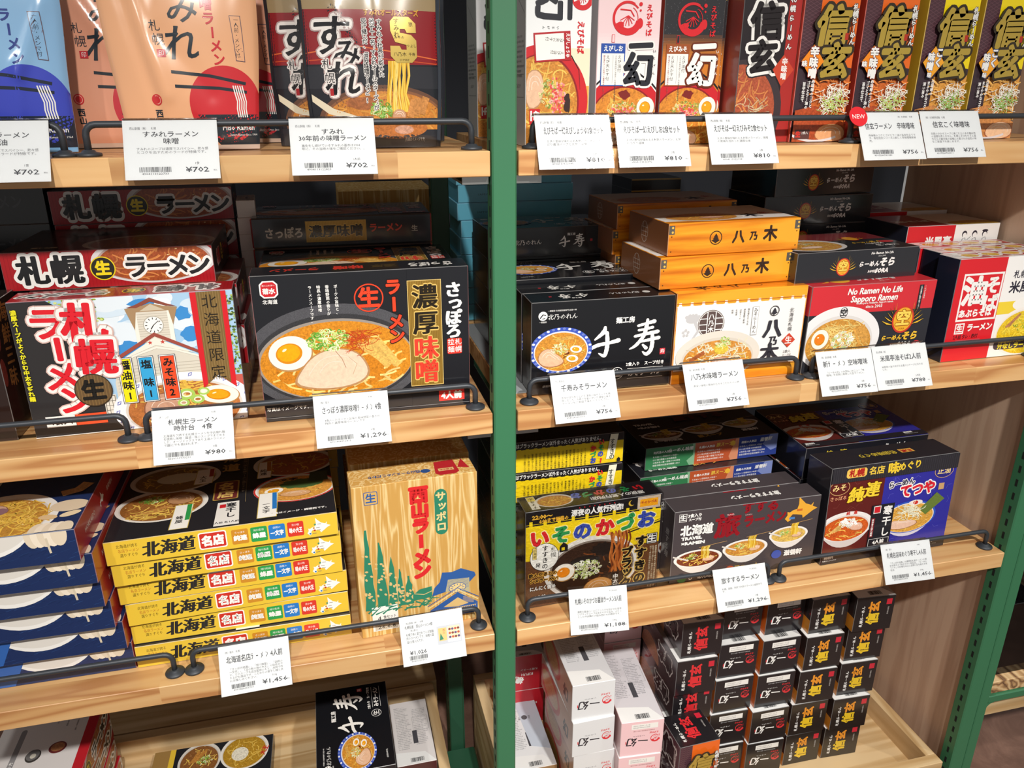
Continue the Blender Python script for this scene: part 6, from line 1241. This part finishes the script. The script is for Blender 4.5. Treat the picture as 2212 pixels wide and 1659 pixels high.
place(OR2, 'orange noodle pouch of which only a sliver shows behind the front orange one', -.322, .208, TOPZ+.001, -3, 3, PG)
place(BK, 'black noodle pouch half covered by the front black one', -.178, .132, TOPZ+.001, 0, 3, PG)
place(BK, 'front black noodle pouch with a gold emblem and lifted noodles', -.139, .074, TOPZ+.001, -1, 3, PG)
place(BK, 'rearmost black noodle pouch, its dark edge showing beside the front black one', -.116, .190, TOPZ+.001, -2, 3, PG)

# ------------------------------------------------------------------ top shelf, right: tall boxes
TG = 'tall noodle boxes on the top shelf'; e = .0004
def tall(p, label, x0, y, dx=0, yaw_=0, lean_=0): return place(p, label, x0+.040, y, TOPZ+e, yaw_, lean_, TG)
tall(EBIW, 'white prawn noodle box with artwork turned on its side, next to the green post', .037, .046, yaw_=-1)
tall(EBIW, 'white prawn noodle box far behind, glimpsed on the other side of the green post', .021, .26)
tall(EBIP, 'pink prawn noodle box with a blue label', .1265, .049)
tall(EBIP, 'pink prawn noodle box behind the front pink one', .1285, .094)
tall(EBIK, 'front black prawn noodle box with a brown label', .211, .049)
tall(EBIK, 'black prawn noodle box peeking out behind the front black prawn box', .240, .097)
tall(SHIND, 'dark noodle box with white outlined characters, between the black and the orange boxes', .322, .058, yaw_=-2)
tall(SHIN, 'orange noodle box with gold characters, beside the dark outlined one', .4025, .052)
tall(SHIN, 'orange noodle box with gold characters, beside the yellow boxes', .492, .053)
tall(SHINY, 'yellow noodle box with gold characters, beside the orange boxes', .5865, .053)
tall(SHINY, 'yellow noodle box with gold characters, nearest to the brown end panel', .6755, .053)
tall(SHINY, 'yellow noodle box behind the one nearest the end panel', .6775, .124)
tall(SHIN, 'orange noodle box behind the orange one beside the yellow boxes', .5015, .124)
tall(SHIN, 'orange noodle box behind the orange one beside the dark box', .409, .124)

# ------------------------------------------------------------------ middle shelf, left
place(CLOCK, 'upright ramen box with a white clock tower under a blue sky', -.448, .058, MIDZ+e, 1.9, .2, 'clock tower ramen boxes')
z = MIDZ+e; hh = (1.2495-z)/3
for i in range(3): place(CLOCKF, f'flat red-fronted ramen box, {["lowest", "second from below", "third from below"][i]} behind the upright clock tower box', -.448+(-.004, .003, -.001)[i], .118+(.008, .003, .006)[i], z+i*hh, (.5, -.4, .8)[i], 0, 'clock tower ramen boxes', (1, 1, hh/.047*.997))
place(CLOCKF, 'flat red-fronted ramen box on the front pile, with big black lettering', -.475, .141, 1.2500, -.5, 0, 'clock tower ramen boxes', (1, 1, 1.02))
hh = (1.302-z)/4
for i in range(4): place(CLOCKF, f'flat ramen box, {["lowest", "second from below", "third from below", "fourth from below"][i]} of the rear red-fronted pile', -.461, .327, z+i*hh, .6, 0, 'clock tower ramen boxes', (1, .52, hh/.047*.997))
place(CLOCKF, 'flat red-fronted ramen box highest on the rear pile, dim under the top shelf', -.461, .325, 1.3025, 1.2, 0, 'clock tower ramen boxes', (1, .52, 1))
place(PLAIN, 'plain black ramen box in the dark, left of the dim red-fronted one', -.695, .327, 1.305, 0, 0, None, (1, .7, 1.3))
hh = (1.3045-z)/4
for i in range(4): place(PLAIN, f'plain black box, {["lowest", "second from below", "third from below", "fourth from below"][i]} of the dark pile at the far end', -.695, .327, z+i*hh, 0, 0, 'plain black boxes in the dark pile', (1, .7, hh/.048*.997))
place(SEA, 'dark brown seafood ramen box with orange lettering on its side, left of the clock tower', -.690, .054, MIDZ+e)
place(NOUKOU, 'upright black ramen box with a speckled bowl and a gold strip', -.171, .038, MIDZ+e, -.4, -1, 'speckled-bowl ramen boxes')
hh = (1.2615-z)/4
for i in range(4): place(NOUKOUF, f'flat black ramen box, {["lowest ", "second from below", "third from below", "highest"][i]} of the pile behind the upright speckled-bowl box', -.170, .092, z+i*hh, -.4, 0, 'speckled-bowl ramen boxes', (1, .94, hh/.046*.997))
hh = (1.2645-z)/4
for i in range(4): place(NOUKOUF, f'flat black ramen box, {["lowest", "second from below", "third from below", "fourth from below"][i]} of the rear pile under the gold-labelled one', -.182, .274, z+i*hh, -1, 0, 'speckled-bowl ramen boxes', (1, .66, hh/.046*.997))
place(NOUKOUF, 'flat black ramen box with a gold label, highest of the rear pile', -.182, .273, 1.265, -1, 0, 'speckled-bowl ramen boxes', (1, .66, .96))
hh = (1.307-z)/9
for i in range(9): place(WHITES, f'small pale box, {ORD[8-i]} of the narrow column between the two rear piles', -.322, .300, z+i*hh, 3, 0, 'small pale boxes in a column', (.8, .6, hh/.026*.997))
place(WHITES, 'small white box lying highest between the two rear piles', -.3185, .300, 1.3072, 3, 0, None, (1, .6, .95))
CARD = carton('cardboard_box', 162, 238, 140, '#b98d58', {}, m=KRAFT, cat='box')
place(CARD, 'plain cardboard box at the unit back, its upper edge showing above the gold-labelled black box', -.10, .47, MIDZ-.0046)
for i in range(9): place(SKYB, f'pale blue sweets box, {ORD[8-i]} of the stack behind the green post', .126+(.004, .0, .003, -.002, .004, .006, .0, .002, -.001)[i], .452, MIDZ-.0046+i*.0305, 0, 0, 'pale blue sweets boxes', (1, 1, .845))

# ------------------------------------------------------------------ middle shelf, right
SG = 'black brush-lettered ramen boxes'
place(SENJU, 'upright black ramen box with two white brush characters, front of its row', .148, .043, MIDZ+.0022, -.8, -.6, SG)
place(SENJU, 'upright black brush-lettered ramen box, second of its row', .1475, .0935, MIDZ+.0022, -.6, 0, SG)
hh = (1.2275-z)/3
for i in range(3): place(SENJUF, f'flat black brush-lettered box, {["lowest of the pile", "middle one of the pile", "highest of the pile"][i]} behind the upright pair', .147, .148, z+i*hh, .4, 0, SG, (1, 1, hh/.048*.997))
hh = (1.232-z)/3
for i in range(3): place(SENJUF, f'flat black brush-lettered box, {["lowest", "second from below", "third from below"][i]} of the pile at the back', .140, .282, z+i*hh, 0, 0, SG, (1, .9, hh/.048*.997))
place(SENJUF, 'flat black brush-lettered ramen box highest on the pile at the back', .140, .280, 1.2325, .5, 0, SG, (1, .9, .96))
HG = 'woodgrain ramen boxes'
place(HACHI, 'upright woodgrain ramen box with a white shop curtain and bowl', .354, .041, MIDZ+e, .4, 0, HG)
hh = (1.2225-z)/3
for i in range(3): place(HACHIF, f'flat woodgrain box, {["lowest", "second from below", "third from below"][i]} of the pile behind the curtain box', .352, .088, z+i*hh, .6, 0, HG, (1, .98, hh/.044*.997))
place(HACHIF, 'flat woodgrain ramen box under the highest one, resting on the upright curtain box', .338, .066, 1.2228, 2.4, 0, HG, (1.02, 1, 1.02))
place(HACHIF, 'flat woodgrain ramen box on top of the pile, a bowl on its lid', .348, .070, 1.2682, 1.8, 0, HG, (1.01, 1, 1.02))
for i in range(6):
    place(HACHIF, f'flat woodgrain ramen box, {ORD[5-i]} of the shadowed pile at the back', .325+(i % 2)*.006, .222, z+i*.0385, 1.5, 0, HG, (1, .95, .872))
LITEDGE = carton('flat_box', 98, 20.5, 100, '#2a2c30', {'f': lambda s: s.rect(0, 17.6, 98, 20.5, '#cfae5c')}, r=.3)  # gold strip on the front paints a lit top edge into the colour
for i in range(12): place(LITEDGE, f'flat dark box, painted-lit edge, {ORD[11-i]} of the stack at the unit back', .394, .452, MIDZ-.0046+i*.0206, 0, 0, 'flat dark boxes with painted-lit top edges', cat='box')
CG = 'winged-coin ramen boxes'
place(SORA, 'upright red and black ramen box with a winged gold coin', .563, .037, MIDZ+e, -.3, -.8, CG)
hh = (1.2205-z)/3
for i in range(3): place(SORAF, f'flat winged-coin box, {["lowest", "second from below", "third from below"][i]} of the pile behind the red one', .556, .088, z+i*hh, .5, 0, CG, (1, .98, hh/.045*.997))
place(SORAF, 'flat black winged-coin ramen box resting on the upright red one', .545, .058, 1.2208, 2.6, 0, CG, (1.01, 1, .99))
hh = (1.267-z)/4
for i in range(4): place(SORAF, f'flat winged-coin box, {["lowest", "second from below", "third from below", "fourth from below"][i]} of the pile at the back', .616, .272, z+i*hh, 0, 0, CG, (1, .94, hh/.045*.997))
place(SORAF, 'flat black winged-coin ramen box under the highest one at the back', .616, .272, 1.2675, 0, 0, CG, (1, .94, 1.05))
place(SORAF, 'flat black winged-coin box, highest at the back, tucked under the top shelf', .625, .276, 1.3152, 8, 0, CG, (1, .9, 1.02))
OG = 'red and white ramen boxes'
for i in range(3): place(OIL, ['front upright red and white ramen box with a large white character panel', 'upright red and white ramen box, second of its row', 'upright red and white ramen box, third of its row'][i], .788+(0, .008, .004)[i], .034+i*.0425, MIDZ+e, (1.5, 0, -1)[i], 0, OG)
hh = (1.2285-z)/3
for i in range(3): place(OILF, f'flat red and white box, {["lowest", "second from below", "third from below"][i]} of the pile behind the upright three', .802, .168, z+i*hh, 0, 0, OG, (1, .72, hh/.047*.997))
place(OILF, 'flat red and white box with little people drawn on its front', .802, .166, 1.2288, 0, 0, OG, (1, .72, .98))
hh = (1.279-z)/4
for i in range(4): place(OILF, f'flat red and white box, {["lowest", "second from below", "third from below", "highest"][i]} of the dim pile by the end panel', .8095, .292, z+i*hh, 0, 0, OG, (.97, .72, hh/.047*.997))

# ------------------------------------------------------------------ lower shelf, left
z = LOWZ+e
for i in range(6):
    cx, cy = ((-.662, .047), (-.664, .035), (-.669, .023), (-.671, .009), (-.669, -.004), (-.677, -.019))[i]
    place(BLUE, f'dark blue ramen box with garlic and a bowl, {ORD[5-i]} of its stack', cx, cy, z+i*.0436, 0, 0, 'dark blue ramen boxes', (1, 1, 1.085))
YP = ((-.365, .048, .7), (-.366, .054, .9), (-.365, .051, 2.7), (-.370, .049, 2.0), (-.369, .041, 2.9), (-.371, .034, 2.0))
for i in range(6): place(NORTH, f'flat yellow edged ramen box, {ORD[5-i]} of its stack', YP[i][0], YP[i][1], z+i*.0352, YP[i][2], 0, 'yellow edged ramen boxes', (1, 1, 1.05))
place(NORTH, 'yellow edged ramen box highest at the back, a strip showing beside the stack', -.360, .302, .886, 0, 0, 'yellow edged ramen boxes', (.97, .4, 1))
for i in range(4): place(NORTH, f'yellow edged ramen box, {["lowest", "second from below", "third from below", "fourth from below"][i]} of the pile at the back', -.362, .303, z+i*.0371, 0, 0, 'yellow edged ramen boxes', (.97, .4, 1.12))
KG = 'kraft ramen boxes with poplars'
place(NISHI, 'upright kraft ramen box with green poplars and a blue clock tower', -.118, .039, z, 3, .3, KG)
for i in range(5): place(NISHIF, f'flat kraft ramen box, {["lowest", "second from below", "third from below", "fourth from below", "highest"][i]} of the pile behind the poplar box', -.117+(.004, 0, -.002, .003, 0)[i], .112, z+i*.0487, 1, 0, KG, (1, 1, .97))

# ------------------------------------------------------------------ lower shelf, right
IG = 'yellow and black ramen boxes'
place(ISO, 'upright yellow and black ramen box with coloured lettering', .150, .050, z, 2.0, 0, IG)
hh = (.8768-z)/3
for i in range(3): place(ISOF, f'flat yellow and black box, {["lowest", "second from below", "third from below"][i]} of the pile behind the upright one', .1195, .121, z+i*hh, 0, 0, IG, (.93, 1, hh/.05*.965))
place(ISOF, 'flat yellow and black ramen box under the highest one of its pile', .1195, .125, .877, -.3, 0, IG, (.925, 1, 1.02))
place(ISOF, 'flat yellow and black ramen box, highest of its pile below the middle shelf', .1195, .124, .9304, .2, 0, IG, (.925, 1, 1.03))
BG = 'charcoal three-bowl ramen boxes'
place(TABI, 'upright charcoal ramen box with three bowls and dark red lettering, front of its row', .411, .051, z, -.8, .4, BG)
place(TABI, 'upright charcoal three-bowl ramen box, second of its row', .400, .0965, z, 0, .4, BG)
hh = (.827-z)/2
for i in range(2): place(TABIF, f'flat three-bowl box, {["lowest", "second from below"][i]} of the green, orange and blue fronted pile', .402, .150, z+i*hh, 1, 0, BG, (1, 1, hh/.042*.997))
place(TABIF, 'flat three-bowl box with green, orange and blue front, under the highest one', .403, .178, .8275, 2, 0, BG, (1, .95, .97))
place(TABIF, 'flat three-bowl box with green, orange and blue front, highest of its pile', .420, .199, .8687, 1.4, 0, BG, (1, .92, 1))
MG = 'brown and blue ramen boxes'
place(MEGURI, 'upright black ramen box with a brown and a blue panel', .673, .044, z, 1, 2, MG)
for i in range(2): place(MEGURIF, f'flat brown and blue box, {["lowest", "second from below"][i]} of the pile behind the upright one', .680, .136, z+i*.0568, .4, 0, MG, (1, 1, .99))
place(MEGURIF, 'flat ramen box with a brown and blue lid, highest of its pile', .682, .135, z+.1142, .4, -1.5, MG, (1, .95, 1.03))

# ------------------------------------------------------------------ display trays
z = DECK+e; P_ = .0764
def column(p, pos, what, group, zs=None):
    n = len(pos)
    for i, (x, y, yw) in enumerate(pos): place(p, f'{what}, {ORD[n-1-i]} of its column', x, y, (z+i*P_) if not zs else zs[i], yw, 0, group, (1, 1, 1.03))
column(LGOLD, [(.712, .100, -2.7), (.715, .094, -2.7), (.725, .103, -3), (.732, .109, -3.5), (.730, .098, -4.5)], 'yellow-lettered black box end next to the end panel', 'black box ends with yellow characters')
column(LGOLD, [(.627, .103, -.7), (.628, .102, -1.5), (.635, .102, -3), (.640, .105, -1.7), (.647, .115, -.5)], 'yellow-lettered black box end beside the prawn ends', 'black box ends with yellow characters')
column(LBLACK, [(.541, .101, -2), (.544, .103, -.7), (.552, .112, -1.6), (.556, .116, -.8), (.566, .132, 0)], 'black prawn box end beside the yellow letters', 'black prawn box ends')
column(LBLACK, [(.4605, .112, -1), (.463, .115, -1.5), (.4685, .119, -.6), (.4725, .124, -1.7), (.4825, .139, 0)], 'black prawn box end beside the red letters', 'black prawn box ends')
column(LRED, [(.374, .112, -.6), (.376, .110, -1), (.382, .115, -.6), (.377, .102, -2), (.385, .108, -2.3)], 'black box end with red characters', 'black box ends with red characters')
place(TALL, 'tall box with an orange front standing before the red-character column', .3565, .0285, z, 2, 0, None)
column(LPINK, [(.262, .075, -3), (.258, .060, -4.5), (.260, .062, -4.8)], 'pale pink prawn box end', 'pale pink prawn box ends', [z, z+P_, z+2*P_])
place(LPINK, 'pale pink prawn box end far back, just below the lower shelf', .303, .269, z+3*P_, -1, 0, 'pale pink prawn box ends', (1, .81, 1))
for i in range(3): place(LPINK, f'pale pink prawn box end, {["lowest", "second from below", "third from below"][i]} under the far one', .303, .2695, z+i*P_, -1, 0, 'pale pink prawn box ends', (1, .81, 1))
column(LWHITE, [(.184, .088, 0), (.182, .086, -.4), (.178, .085, 1), (.177, .090, -.8)], 'white prawn box end', 'white prawn box ends', [z, z+P_, z+2*P_, z+3*P_])
place(DIAG, 'long white-topped box lying askew beside the tray side, next to the green post', .0965, .163, z, -.5)
for i in range(2): place(KIFU, f'bright red box, {["lower", "upper"][i]} of the pair at the back next to the green post', .118, .334, z+i*.0885, -2, 0, 'bright red ramen boxes', (1, .5, 1))
for i in range(4): place(RECIPE, f'red box with cooking pictures, {ORD[3-i]} of the pile at the tray corner', -.762+(.0, .002, -.003, .001)[i], .118+(.004, 0, .006, .0)[i], z+i*.0474, (-.6, .5, -.4, 0)[i], 0, 'red ramen boxes with cooking pictures', (.94, 1.12, 1))
place(NORTHB, 'black-lidded flat box with two bowls lying in the left tray', -.512, .108, z, -1, 0)
for i in range(4):
    o = place(SENJUF, f'black brush-lettered box lengthwise in the left tray, {ORD[3-i]} of its pile', -.296, .205, z+i*.0484, 90, 0, 'brush-lettered boxes in the left tray'); o.location.x = -.167; o.rotation_euler = (0, 0, R(90)); o.location.y = .208
place(CAKE, 'long white-backed box lying beside the brush-lettered pile in the left tray', -.1215, .227, z, 0, 0)
for o in list(bpy.data.objects):
    if o.name not in SC.objects: bpy.data.objects.remove(o)
